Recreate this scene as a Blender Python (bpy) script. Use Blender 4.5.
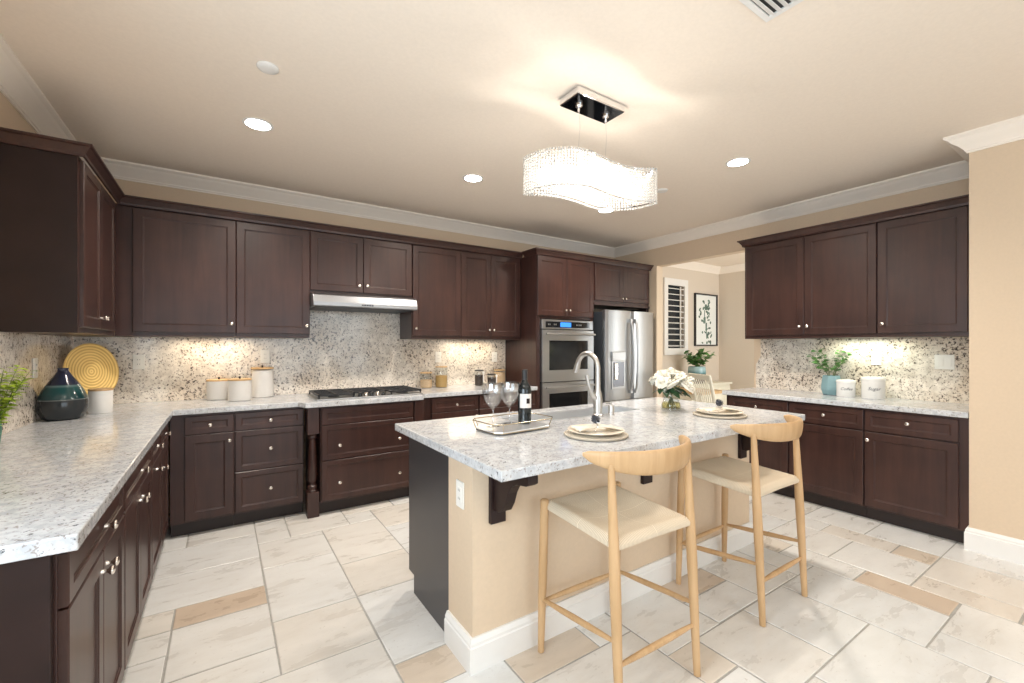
import bpy, math, random
from mathutils import Vector, Matrix
random.seed(7)
SC = bpy.context.scene
COL = SC.collection
PI = math.pi
for o in list(bpy.data.objects):
    bpy.data.objects.remove(o)

# ------------------------------------------------------------------ camera
cd = bpy.data.cameras.new('camera')
cd.sensor_fit = 'HORIZONTAL'
cd.sensor_width = 36.0
cd.lens = 36.0 * 436.0 / 1024.0
cd.shift_y = 4.2 / 1024.0
cd.clip_start = 0.02
cam = bpy.data.objects.new('camera', cd)
cam.location = (0, 0, 1.36)
cam.rotation_euler = (PI / 2, 0, -math.radians(33.58))
COL.objects.link(cam)
SC.camera = cam
# ------------------------------------------------------------------ view
SC.view_settings.view_transform = 'Standard'
SC.view_settings.look = 'None'
SC.view_settings.gamma = 1.0
SC.view_settings.use_curve_mapping = False
SC.view_settings.exposure = 0.27
SC.cycles.max_bounces = 10
SC.cycles.diffuse_bounces = 6
SC.cycles.glossy_bounces = 4
SC.cycles.transmission_bounces = 8
SC.cycles.caustics_reflective = False
SC.cycles.caustics_refractive = False
SC.cycles.sample_clamp_indirect = 6.0
# ------------------------------------------------------------------ world
W = bpy.data.worlds.new('world'); SC.world = W
W.use_nodes = True
bg = W.node_tree.nodes['Background']
bg.inputs[0].default_value = (0.75, 0.87, 1.0, 1)
bg.inputs[1].default_value = 1.2


def light(name, kind, loc, power, color=(1, 1, 1), rot=(0, 0, 0), size=0.1, size_y=None, spot=None, radius=None):
    l = bpy.data.lights.new(name, kind)
    l.energy = power; l.color = color
    if kind == 'AREA':
        l.size = size
        if size_y:
            l.shape = 'RECTANGLE'; l.size_y = size_y
    if kind == 'SPOT':
        l.spot_size = math.radians(spot or 120); l.spot_blend = 0.8
        l.shadow_soft_size = radius or 0.05
    if kind == 'POINT':
        l.shadow_soft_size = radius or 0.03
    o = bpy.data.objects.new(name, l)
    o.location = loc; o.rotation_euler = rot
    COL.objects.link(o)
    return o


DAY = (0.86, 0.94, 1.0)
WARM = (1.0, 0.91, 0.80)
# area-light fill at unseen windows: rear and nook added, left inferred from cool daylight
light('rear_daylight_fill', 'AREA', (1.6, -3.55, 1.25), 48, DAY, (PI / 2, 0, 0), 3.6, 2.3)
light('daylight_left', 'AREA', (-1.0, 0.2, 1.55), 85, (0.82, 0.91, 1.0), (0, -PI / 2, 0), 1.1, 2.2)
light('nook_daylight_fill', 'AREA', (6.2, 0.42, 1.4), 85, (0.98, 0.97, 0.95), (PI / 2, 0, 0), 2.0, 1.8)


# ------------------------------------------------------------------ materials
def mat(name):
    m = bpy.data.materials.new(name); m.use_nodes = True
    nt = m.node_tree
    return m, nt, nt.nodes['Principled BSDF']


def N(nt, kind, **kw):
    n = nt.nodes.new(kind)
    for k, v in kw.items():
        if k.startswith('i_'):
            key = k[2:]
            n.inputs[int(key) if key.isdigit() else key.replace('_', ' ')].default_value = v
        else:
            setattr(n, k, v)
    return n


def ramp(nt, stops, interp='LINEAR'):
    r = nt.nodes.new('ShaderNodeValToRGB')
    r.color_ramp.interpolation = interp
    e = r.color_ramp.elements
    while len(e) < len(stops):
        e.new(0.5)
    for i, (p, c) in enumerate(stops):
        e[i].position = p
        e[i].color = (c[0], c[1], c[2], 1) if not isinstance(c, (int, float)) else (c, c, c, 1)
    return r


def simple(name, col, rough=0.5, metal=0.0, noise=0.0, scale=20, bump=0.0, **kw):
    m, nt, b = mat(name)
    b.inputs['Roughness'].default_value = rough
    b.inputs['Metallic'].default_value = metal
    for k, v in kw.items():
        b.inputs[k.replace('_', ' ')].default_value = v
    tc = N(nt, 'ShaderNodeTexCoord')
    n = N(nt, 'ShaderNodeTexNoise', i_Scale=scale, i_Detail=4.0)
    nt.links.new(tc.outputs['Object'], n.inputs['Vector'])
    a = [max(0, c * (1 - noise)) for c in col]; c2 = [min(1, c * (1 + noise)) for c in col]
    r = ramp(nt, [(0.3, a), (0.7, c2)])
    nt.links.new(n.outputs['Fac'], r.inputs['Fac'])
    nt.links.new(r.outputs['Color'], b.inputs['Base Color'])
    if bump:
        bp = N(nt, 'ShaderNodeBump', i_Strength=bump, i_Distance=0.002)
        nt.links.new(n.outputs['Fac'], bp.inputs['Height'])
        nt.links.new(bp.outputs['Normal'], b.inputs['Normal'])
    return m


def granite(name, whites, grey, tan, dark, dark_cut, grey_amt, tan_amt, sc=1.0, rough=0.12, brown=0.85, soft=0.05):
    m, nt, b = mat(name)
    L = nt.links.new
    tc = N(nt, 'ShaderNodeTexCoord')
    n1 = N(nt, 'ShaderNodeTexNoise', i_Scale=28 * sc, i_Detail=5.0, i_Roughness=0.65)
    n2 = N(nt, 'ShaderNodeTexNoise', i_Scale=62 * sc, i_Detail=5.0, i_Roughness=0.72, i_Distortion=0.2)
    n3 = N(nt, 'ShaderNodeTexNoise', i_Scale=4.5 * sc, i_Detail=3.0)
    n4 = N(nt, 'ShaderNodeTexNoise', i_Scale=95 * sc, i_Detail=2.0, i_Roughness=0.5)
    mp = N(nt, 'ShaderNodeMapping'); mp.inputs['Location'].default_value = (3.1, 7.7, 1.3)
    L(tc.outputs['Object'], mp.inputs['Vector'])
    for n in (n1, n3):
        L(tc.outputs['Object'], n.inputs['Vector'])
    for n in (n2, n4):
        L(mp.outputs['Vector'], n.inputs['Vector'])
    r1 = ramp(nt, [(0.42, 0.0), (0.60, 1.0)]); L(n1.outputs['Fac'], r1.inputs['Fac'])
    g = N(nt, 'ShaderNodeMath', operation='MULTIPLY', i_1=grey_amt); L(r1.outputs['Color'], g.inputs[0])
    m1 = N(nt, 'ShaderNodeMix', data_type='RGBA'); m1.inputs[6].default_value = (*whites, 1); m1.inputs[7].default_value = (*grey, 1)
    L(g.outputs[0], m1.inputs[0])
    r3 = ramp(nt, [(0.45, 0.0), (0.62, 1.0)]); L(n3.outputs['Fac'], r3.inputs['Fac'])
    g3 = N(nt, 'ShaderNodeMath', operation='MULTIPLY', i_1=tan_amt); L(r3.outputs['Color'], g3.inputs[0])
    m2 = N(nt, 'ShaderNodeMix', data_type='RGBA'); m2.inputs[7].default_value = (*tan, 1)
    L(g3.outputs[0], m2.inputs[0]); L(m1.outputs[2], m2.inputs[6])
    # dark flecks, gathered where the large noise is high
    ad = N(nt, 'ShaderNodeMath', operation='MULTIPLY_ADD', i_1=0.22, i_2=-0.11); L(n3.outputs['Fac'], ad.inputs[0])
    sm = N(nt, 'ShaderNodeMath', operation='ADD'); L(n2.outputs['Fac'], sm.inputs[0]); L(ad.outputs[0], sm.inputs[1])
    r2 = ramp(nt, [(dark_cut, 0.0), (dark_cut + soft, 1.0)]); L(sm.outputs[0], r2.inputs['Fac'])
    m3 = N(nt, 'ShaderNodeMix', data_type='RGBA'); m3.inputs[7].default_value = (*dark, 1)
    L(r2.outputs['Color'], m3.inputs[0]); L(m2.outputs[2], m3.inputs[6])
    r4 = ramp(nt, [(0.60, 0.0), (0.66, brown)]); L(n4.outputs['Fac'], r4.inputs['Fac'])
    m4 = N(nt, 'ShaderNodeMix', data_type='RGBA'); m4.inputs[7].default_value = (0.22, 0.16, 0.13, 1)
    L(r4.outputs['Color'], m4.inputs[0]); L(m3.outputs[2], m4.inputs[6])
    L(m4.outputs[2], b.inputs['Base Color'])
    b.inputs['Roughness'].default_value = rough
    return m


M = {}
M['counter'] = granite('counter_granite', (0.62, 0.64, 0.665), (0.32, 0.345, 0.385), (0.54, 0.52, 0.49), (0.10, 0.10, 0.11), 0.615, 0.50, 0.25, sc=1.0, brown=0.6, soft=0.05)
M['splash'] = granite('backsplash_granite', (0.82, 0.76, 0.68), (0.46, 0.41, 0.35), (0.60, 0.49, 0.38), (0.06, 0.045, 0.04), 0.562, 0.50, 0.50, sc=0.78, brown=0.75, soft=0.05)


def wood(name, c1, c2, rough=0.35, sc=1.0, axis=2, coat=0.0):
    m, nt, b = mat(name)
    L = nt.links.new
    tc = N(nt, 'ShaderNodeTexCoord'); mp = N(nt, 'ShaderNodeMapping')
    s = [22 * sc, 22 * sc, 22 * sc]; s[axis] = 1.6 * sc
    mp.inputs['Scale'].default_value = s
    L(tc.outputs['Object'], mp.inputs['Vector'])
    n = N(nt, 'ShaderNodeTexNoise', i_Scale=1.0, i_Detail=6.0, i_Roughness=0.6, i_Distortion=0.6)
    L(mp.outputs['Vector'], n.inputs['Vector'])
    n2 = N(nt, 'ShaderNodeTexNoise', i_Scale=3.0, i_Detail=3.0); L(tc.outputs['Object'], n2.inputs['Vector'])
    ad = N(nt, 'ShaderNodeMath', operation='ADD'); L(n.outputs['Fac'], ad.inputs[0]); L(n2.outputs['Fac'], ad.inputs[1])
    hf = N(nt, 'ShaderNodeMath', operation='MULTIPLY', i_1=0.5); L(ad.outputs[0], hf.inputs[0])
    r = ramp(nt, [(0.36, c1), (0.64, c2)]); L(hf.outputs[0], r.inputs['Fac'])
    L(r.outputs['Color'], b.inputs['Base Color'])
    b.inputs['Roughness'].default_value = rough
    b.inputs['Specular IOR Level'].default_value = 0.45
    b.inputs['Coat Weight'].default_value = coat
    b.inputs['Coat Roughness'].default_value = 0.2
    bp = N(nt, 'ShaderNodeBump', i_Strength=0.08, i_Distance=0.001)
    L(n.outputs['Fac'], bp.inputs['Height']); L(bp.outputs['Normal'], b.inputs['Normal'])
    return m


M['dark'] = wood('espresso_wood', (0.029, 0.0118, 0.0098), (0.060, 0.0250, 0.0190), 0.36, coat=0.09)
M['dark_flat'] = simple('espresso_side', (0.020, 0.010, 0.009), 0.45, noise=0.2, scale=6, Specular_IOR_Level=0.3)
M['panel_grey'] = simple('charcoal_panel', (0.050, 0.046, 0.047), 0.35, noise=0.05, scale=5)
M['toe'] = simple('toe_kick_dark', (0.022, 0.012, 0.010), 0.5, noise=0.1)
M['oak'] = wood('light_oak', (0.45, 0.28, 0.135), (0.60, 0.395, 0.215), 0.42, 1.6)
M['cork'] = simple('bamboo', (0.55, 0.36, 0.18), 0.5, noise=0.15, scale=60)
M['wall'] = simple('wall_paint', (0.66, 0.525, 0.385), 0.75, noise=0.02, scale=60, bump=0.05)
M['nookwall'] = simple('nook_paint', (0.66, 0.58, 0.49), 0.75, noise=0.02, scale=60, bump=0.05)
M['ceiling'] = simple('ceiling_paint', (0.86, 0.765, 0.665), 0.8, noise=0.02, scale=60, bump=0.05)
M['crown'] = simple('crown_paint', (0.90, 0.83, 0.75), 0.45, noise=0.01)
M['white'] = simple('white_trim_paint', (0.80, 0.79, 0.77), 0.4, noise=0.01)
M['plastic'] = simple('white_plastic', (0.82, 0.81, 0.77), 0.35, noise=0.01)
M['slot'] = simple('dark_slot', (0.05, 0.05, 0.05), 0.5)
M['ceramic'] = simple('white_ceramic', (0.78, 0.77, 0.75), 0.25, noise=0.02)
M['stone'] = simple('ribbed_stoneware', (0.66, 0.64, 0.61), 0.55, noise=0.05, scale=50)
M['nickel'] = simple('satin_nickel', (0.78, 0.72, 0.66), 0.22, 1.0, noise=0.02)
M['chrome'] = simple('chrome', (0.85, 0.85, 0.86), 0.06, 1.0)
M['gold'] = simple('champagne_metal', (0.62, 0.54, 0.40), 0.25, 1.0)
M['black'] = simple('black_iron', (0.018, 0.018, 0.020), 0.45, noise=0.2)
M['gloss_black'] = simple('black_glass', (0.012, 0.013, 0.014), 0.06)
M['rubber'] = simple('fridge_side_grey', (0.035, 0.040, 0.048), 0.45)
M['cream'] = simple('cream_paint', (0.72, 0.69, 0.58), 0.45, noise=0.02)
M['linen'] = simple('cream_linen', (0.76, 0.69, 0.58), 0.85, noise=0.06, scale=120, bump=0.3)
M['plate'] = simple('cream_plate', (0.78, 0.71, 0.60), 0.25, noise=0.02)
M['bottle'] = simple('bottle_glass', (0.010, 0.014, 0.016), 0.06)
M['label'] = simple('bottle_label', (0.78, 0.74, 0.72), 0.6)
M['pot_teal'] = simple('matte_teal_pot', (0.20, 0.33, 0.36), 0.55, noise=0.06)
M['green'] = simple('leaf_green', (0.075, 0.20, 0.045), 0.45, noise=0.4, scale=14)
M['green_dark'] = simple('dark_leaf', (0.025, 0.075, 0.030), 0.4, noise=0.4, scale=14)
M['green_lime'] = simple('lime_leaf', (0.30, 0.42, 0.03), 0.5, noise=0.4, scale=20)
M['stem'] = simple('stem_green', (0.12, 0.16, 0.05), 0.5, noise=0.2)
M['petal'] = simple('white_petal', (0.84, 0.81, 0.72), 0.6, noise=0.04, scale=30)
M['ink'] = simple('print_green', (0.10, 0.16, 0.13), 0.8, noise=0.5, scale=12)
M['text'] = simple('script_ink', (0.12, 0.12, 0.14), 0.7)
M['paper'] = simple('print_paper', (0.80, 0.82, 0.80), 0.7)
M['ball'] = simple('dark_flower_ball', (0.07, 0.075, 0.09), 0.7, noise=0.5, scale=80)
M['bean'] = simple('coffee_beans', (0.03, 0.017, 0.012), 0.5, noise=0.4, scale=120, bump=0.6)
M['oats'] = simple('oat_flakes', (0.58, 0.40, 0.24), 0.8, noise=0.3, scale=150, bump=0.6)
M['pasta'] = simple('golden_grain', (0.42, 0.26, 0.09), 0.7, noise=0.35, scale=150, bump=0.6)


def brushed(name, col, rough=0.28, axis=2):
    m, nt, b = mat(name)
    L = nt.links.new
    tc = N(nt, 'ShaderNodeTexCoord'); mp = N(nt, 'ShaderNodeMapping')
    s = [260.0, 260.0, 260.0]; s[axis] = 2.0
    mp.inputs['Scale'].default_value = s
    L(tc.outputs['Object'], mp.inputs['Vector'])
    n = N(nt, 'ShaderNodeTexNoise', i_Scale=1.0, i_Detail=2.0); L(mp.outputs['Vector'], n.inputs['Vector'])
    r = ramp(nt, [(0.3, rough - 0.004), (0.7, rough + 0.004)]); L(n.outputs['Fac'], r.inputs['Fac'])
    L(r.outputs['Color'], b.inputs['Roughness'])
    b.inputs['Base Color'].default_value = (*col, 1)
    b.inputs['Metallic'].default_value = 1.0
    return m


M['steel'] = brushed('brushed_steel', (0.50, 0.505, 0.51), 0.36, 0)
M['sink'] = simple('sink_steel', (0.78, 0.80, 0.82), 0.45, 1.0)
M['faucet'] = simple('faucet_nickel', (0.56, 0.55, 0.53), 0.38, 1.0)
M['steel_v'] = brushed('brushed_steel_upright', (0.38, 0.38, 0.38), 0.30, 2)
M['steel_hood'] = brushed('brushed_steel_hood', (0.38, 0.39, 0.41), 0.42, 0)


def glass(name, col=(1, 1, 1), rough=0.0, ior=1.45, tint=0.25):
    m, nt, b = mat(name)
    L = nt.links.new
    b.inputs['Base Color'].default_value = (*col, 1)
    b.inputs['Roughness'].default_value = rough
    b.inputs['IOR'].default_value = ior
    b.inputs['Transmission Weight'].default_value = 1.0
    return m


def thin_glass(name, col, gloss=0.12):
    """a thin clear wall: mostly straight-through with a clear-coat reflection"""
    m, nt, b = mat(name)
    L = nt.links.new
    nt.nodes.remove(b)
    out = nt.nodes['Material Output']
    t = N(nt, 'ShaderNodeBsdfTransparent'); t.inputs[0].default_value = (*col, 1)
    g = N(nt, 'ShaderNodeBsdfGlossy'); g.inputs['Roughness'].default_value = 0.03
    f = N(nt, 'ShaderNodeLayerWeight', i_Blend=0.5)
    pw = N(nt, 'ShaderNodeMath', operation='POWER', i_1=4.0); L(f.outputs['Facing'], pw.inputs[0])
    ma = N(nt, 'ShaderNodeMath', operation='MULTIPLY_ADD', i_1=0.55, i_2=gloss * 0.35); L(pw.outputs[0], ma.inputs[0]); ma.use_clamp = True
    mx = N(nt, 'ShaderNodeMixShader')
    L(ma.outputs[0], mx.inputs[0]); L(t.outputs[0], mx.inputs[1]); L(g.outputs[0], mx.inputs[2])
    L(mx.outputs[0], out.inputs[0])
    return m


M['glass'] = thin_glass('clear_glass', (0.93, 0.95, 0.95))
M['glass_teal'] = thin_glass('teal_glass', (0.35, 0.72, 0.65))
M['mirror'] = simple('mirror_base', (0.86, 0.88, 0.90), 0.12, 0.55)
M['water'] = thin_glass('amber_water', (0.93, 0.86, 0.55))
M['night'] = simple('dark_window_glass', (0.03, 0.035, 0.04), 0.1)


def emit(name, col, strength):
    m, nt, b = mat(name)
    b.inputs['Base Color'].default_value = (*col, 1)
    b.inputs['Emission Color'].default_value = (*col, 1)
    b.inputs['Emission Strength'].default_value = strength
    return m


M['lamp'] = emit('lamp_glow', (1.0, 0.97, 0.93), 25)
M['bulb'] = emit('bulb_glow', (1.0, 0.93, 0.82), 7)
M['lcd'] = emit('blue_display', (0.03, 0.20, 0.75), 0.8)

# crystal: white-clear beads that catch the bulbs behind them
m, nt, b = mat('crystal_bead'); M['crystal'] = m
b.inputs['Base Color'].default_value = (1, 0.99, 0.97, 1)
b.inputs['Roughness'].default_value = 0.12
b.inputs['Transmission Weight'].default_value = 0.35
b.inputs['Subsurface Weight'].default_value = 0.0
nt.nodes.remove(b)
out = nt.nodes['Material Output']
tl = N(nt, 'ShaderNodeBsdfTranslucent'); tl.inputs[0].default_value = (0.85, 0.84, 0.82, 1)
df = N(nt, 'ShaderNodeBsdfDiffuse'); df.inputs[0].default_value = (0.80, 0.79, 0.77, 1)
gl = N(nt, 'ShaderNodeBsdfGlossy'); gl.inputs['Roughness'].default_value = 0.08
tr = N(nt, 'ShaderNodeBsdfTransparent')
m1 = N(nt, 'ShaderNodeMixShader', i_0=0.35); m2 = N(nt, 'ShaderNodeMixShader', i_0=0.22); m3 = N(nt, 'ShaderNodeMixShader', i_0=0.25)
nt.links.new(tl.outputs[0], m1.inputs[1]); nt.links.new(df.outputs[0], m1.inputs[2])
nt.links.new(m1.outputs[0], m2.inputs[1]); nt.links.new(gl.outputs[0], m2.inputs[2])
nt.links.new(m2.outputs[0], m3.inputs[1]); nt.links.new(tr.outputs[0], m3.inputs[2])
nt.links.new(m3.outputs[0], out.inputs[0])

# travertine: tone per tile from a mesh attribute, veins and pits from noise
m, nt, b = mat('travertine'); M['floor'] = m
L = nt.links.new
tc = N(nt, 'ShaderNodeTexCoord'); at = N(nt, 'ShaderNodeAttribute', attribute_name='tile')
sx = N(nt, 'ShaderNodeSeparateColor'); L(at.outputs['Color'], sx.inputs[0])
base = ramp(nt, [(0.0, (0.70, 0.705, 0.70)), (0.50, (0.71, 0.70, 0.675)), (0.72, (0.69, 0.65, 0.595)), (0.90, (0.62, 0.54, 0.45)), (1.0, (0.56, 0.455, 0.36))])
L(sx.outputs[0], base.inputs['Fac'])
off = N(nt, 'ShaderNodeCombineXYZ')
mu = N(nt, 'ShaderNodeMath', operation='MULTIPLY', i_1=37.0); L(sx.outputs[1], mu.inputs[0]); L(mu.outputs[0], off.inputs[0]); L(mu.outputs[0], off.inputs[2])
va = N(nt, 'ShaderNodeVectorMath', operation='ADD'); L(tc.outputs['Object'], va.inputs[0]); L(off.outputs[0], va.inputs[1])
mp = N(nt, 'ShaderNodeMapping'); mp.inputs['Scale'].default_value = (2.2, 6.0, 3.0); L(va.outputs[0], mp.inputs['Vector'])
n1 = N(nt, 'ShaderNodeTexNoise', i_Scale=1.6, i_Detail=7.0, i_Roughness=0.62, i_Distortion=0.35); L(mp.outputs[0], n1.inputs['Vector'])
r1 = ramp(nt, [(0.32, (0.89, 0.87, 0.85)), (0.52, (1.0, 1.0, 1.0)), (0.72, (1.07, 1.07, 1.07))]); L(n1.outputs['Fac'], r1.inputs['Fac'])
mm = N(nt, 'ShaderNodeMix', data_type='RGBA', blend_type='MULTIPLY'); mm.inputs[0].default_value = 1.0
L(base.outputs['Color'], mm.inputs[6]); L(r1.outputs['Color'], mm.inputs[7])
n2 = N(nt, 'ShaderNodeTexNoise', i_Scale=52.0, i_Detail=5.0, i_Roughness=0.75); L(va.outputs[0], n2.inputs['Vector'])
r2 = ramp(nt, [(0.60, 0.0), (0.68, 0.60)]); L(n2.outputs['Fac'], r2.inputs['Fac'])
mk = N(nt, 'ShaderNodeMath', operation='MULTIPLY'); L(r2.outputs['Color'], mk.inputs[0])
r3 = ramp(nt, [(0.45, 0.15), (0.62, 1.0)]); L(n1.outputs['Fac'], r3.inputs['Fac']); L(r3.outputs['Color'], mk.inputs[1])
mx = N(nt, 'ShaderNodeMix', data_type='RGBA'); mx.inputs[7].default_value = (0.36, 0.32, 0.27, 1)
L(mk.outputs[0], mx.inputs[0]); L(mm.outputs[2], mx.inputs[6]); L(mx.outputs[2], b.inputs['Base Color'])
rr = ramp(nt, [(0.3, 0.22), (0.7, 0.42)]); L(n1.outputs['Fac'], rr.inputs['Fac']); L(rr.outputs['Color'], b.inputs['Roughness'])
bp = N(nt, 'ShaderNodeBump', i_Strength=0.25, i_Distance=0.002); bp.invert = True
L(mk.outputs[0], bp.inputs['Height']); L(bp.outputs['Normal'], b.inputs['Normal'])
M['grout'] = simple('grout', (0.38, 0.37, 0.35), 0.8, noise=0.1, scale=40)

# paper cord seat: cords run square to each rail and meet on the diagonals
m, nt, b = mat('paper_cord'); M['cord'] = m
L = nt.links.new
tc = N(nt, 'ShaderNodeTexCoord'); sp = N(nt, 'ShaderNodeSeparateXYZ'); L(tc.outputs['Object'], sp.inputs[0])
ax = N(nt, 'ShaderNodeMath', operation='ABSOLUTE'); ay = N(nt, 'ShaderNodeMath', operation='ABSOLUTE'); L(sp.outputs[0], ax.inputs[0]); L(sp.outputs[1], ay.inputs[0])
mn = N(nt, 'ShaderNodeMath', operation='MINIMUM'); L(ax.outputs[0], mn.inputs[0]); L(ay.outputs[0], mn.inputs[1])
mu = N(nt, 'ShaderNodeMath', operation='MULTIPLY', i_1=2 * PI / 0.007); L(mn.outputs[0], mu.inputs[0])
sn = N(nt, 'ShaderNodeMath', operation='SINE'); L(mu.outputs[0], sn.inputs[0])
r = ramp(nt, [(0.0, (0.46, 0.37, 0.26)), (0.55, (0.72, 0.62, 0.48))]); 
h = N(nt, 'ShaderNodeMath', operation='MULTIPLY_ADD', i_1=0.5, i_2=0.5); L(sn.outputs[0], h.inputs[0]); L(h.outputs[0], r.inputs['Fac'])
L(r.outputs['Color'], b.inputs['Base Color']); b.inputs['Roughness'].default_value = 0.75
bp = N(nt, 'ShaderNodeBump', i_Strength=0.5, i_Distance=0.0015); L(h.outputs[0], bp.inputs['Height']); L(bp.outputs['Normal'], b.inputs['Normal'])

# concentric rattan / gold plate
m, nt, b = mat('ringed_gold'); M['ring_gold'] = m
L = nt.links.new
tc = N(nt, 'ShaderNodeTexCoord'); wv = N(nt, 'ShaderNodeTexWave', wave_type='RINGS', rings_direction='Y', i_Scale=16.0, i_Distortion=0.0)
L(tc.outputs['Object'], wv.inputs['Vector'])
r = ramp(nt, [(0.2, (0.55, 0.36, 0.10)), (0.7, (0.80, 0.58, 0.22))]); L(wv.outputs['Color'], r.inputs['Fac']); L(r.outputs['Color'], b.inputs['Base Color'])
b.inputs['Roughness'].default_value = 0.4; b.inputs['Metallic'].default_value = 0.2
bp = N(nt, 'ShaderNodeBump', i_Strength=0.5, i_Distance=0.003); L(wv.outputs['Color'], bp.inputs['Height']); L(bp.outputs['Normal'], b.inputs['Normal'])
m, nt, b = mat('woven_charger'); M['woven'] = m
L = nt.links.new
tc = N(nt, 'ShaderNodeTexCoord'); wv = N(nt, 'ShaderNodeTexWave', wave_type='RINGS', rings_direction='Z', i_Scale=40.0, i_Distortion=2.5)
L(tc.outputs['Object'], wv.inputs['Vector'])
r = ramp(nt, [(0.2, (0.40, 0.35, 0.28)), (0.7, (0.70, 0.64, 0.54))]); L(wv.outputs['Color'], r.inputs['Fac']); L(r.outputs['Color'], b.inputs['Base Color'])
b.inputs['Roughness'].default_value = 0.7
bp = N(nt, 'ShaderNodeBump', i_Strength=0.8, i_Distance=0.003); L(wv.outputs['Color'], bp.inputs['Height']); L(bp.outputs['Normal'], b.inputs['Normal'])

# banded teal vase (bands are glaze, by height)
m, nt, b = mat('banded_glaze'); M['glaze'] = m
L = nt.links.new
tc = N(nt, 'ShaderNodeTexCoord'); sp = N(nt, 'ShaderNodeSeparateXYZ'); L(tc.outputs['Object'], sp.inputs[0])
dv = N(nt, 'ShaderNodeMath', operation='DIVIDE', i_1=0.31); L(sp.outputs[2], dv.inputs[0])
r = ramp(nt, [(0.0, (0.020, 0.024, 0.028)), (0.385, (0.022, 0.027, 0.032)), (0.39, (0.20, 0.22, 0.22)), (0.405, (0.010, 0.040, 0.045)), (0.62, (0.012, 0.060, 0.062)), (0.66, (0.10, 0.17, 0.17)), (0.68, (0.018, 0.022, 0.04)), (1.0, (0.03, 0.035, 0.07))])
L(dv.outputs[0], r.inputs['Fac']); L(r.outputs['Color'], b.inputs['Base Color']); b.inputs['Roughness'].default_value = 0.12
m, nt, b = mat('brown_teal_pot'); M['glaze2'] = m
L = nt.links.new
tc = N(nt, 'ShaderNodeTexCoord'); sp = N(nt, 'ShaderNodeSeparateXYZ'); L(tc.outputs['Object'], sp.inputs[0])
r = ramp(nt, [(0.0, (0.06, 0.025, 0.018)), (0.13, (0.10, 0.035, 0.022)), (0.17, (0.10, 0.22, 0.24)), (0.22, (0.30, 0.45, 0.48))])
L(sp.outputs[2], r.inputs['Fac']); L(r.outputs['Color'], b.inputs['Base Color']); b.inputs['Roughness'].default_value = 0.2
m, nt, b = mat('ribbed_white'); M['ribbed'] = m
L = nt.links.new
tc = N(nt, 'ShaderNodeTexCoord'); wv = N(nt, 'ShaderNodeTexWave', bands_direction='Z', i_Scale=45.0, i_Distortion=0.3); L(tc.outputs['Object'], wv.inputs['Vector'])
r = ramp(nt, [(0.1, (0.58, 0.56, 0.54)), (0.7, (0.76, 0.74, 0.71))]); L(wv.outputs['Color'], r.inputs['Fac']); L(r.outputs['Color'], b.inputs['Base Color'])
b.inputs['Roughness'].default_value = 0.6
bp = N(nt, 'ShaderNodeBump', i_Strength=0.4, i_Distance=0.002); L(wv.outputs['Color'], bp.inputs['Height']); L(bp.outputs['Normal'], b.inputs['Normal'])


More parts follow.
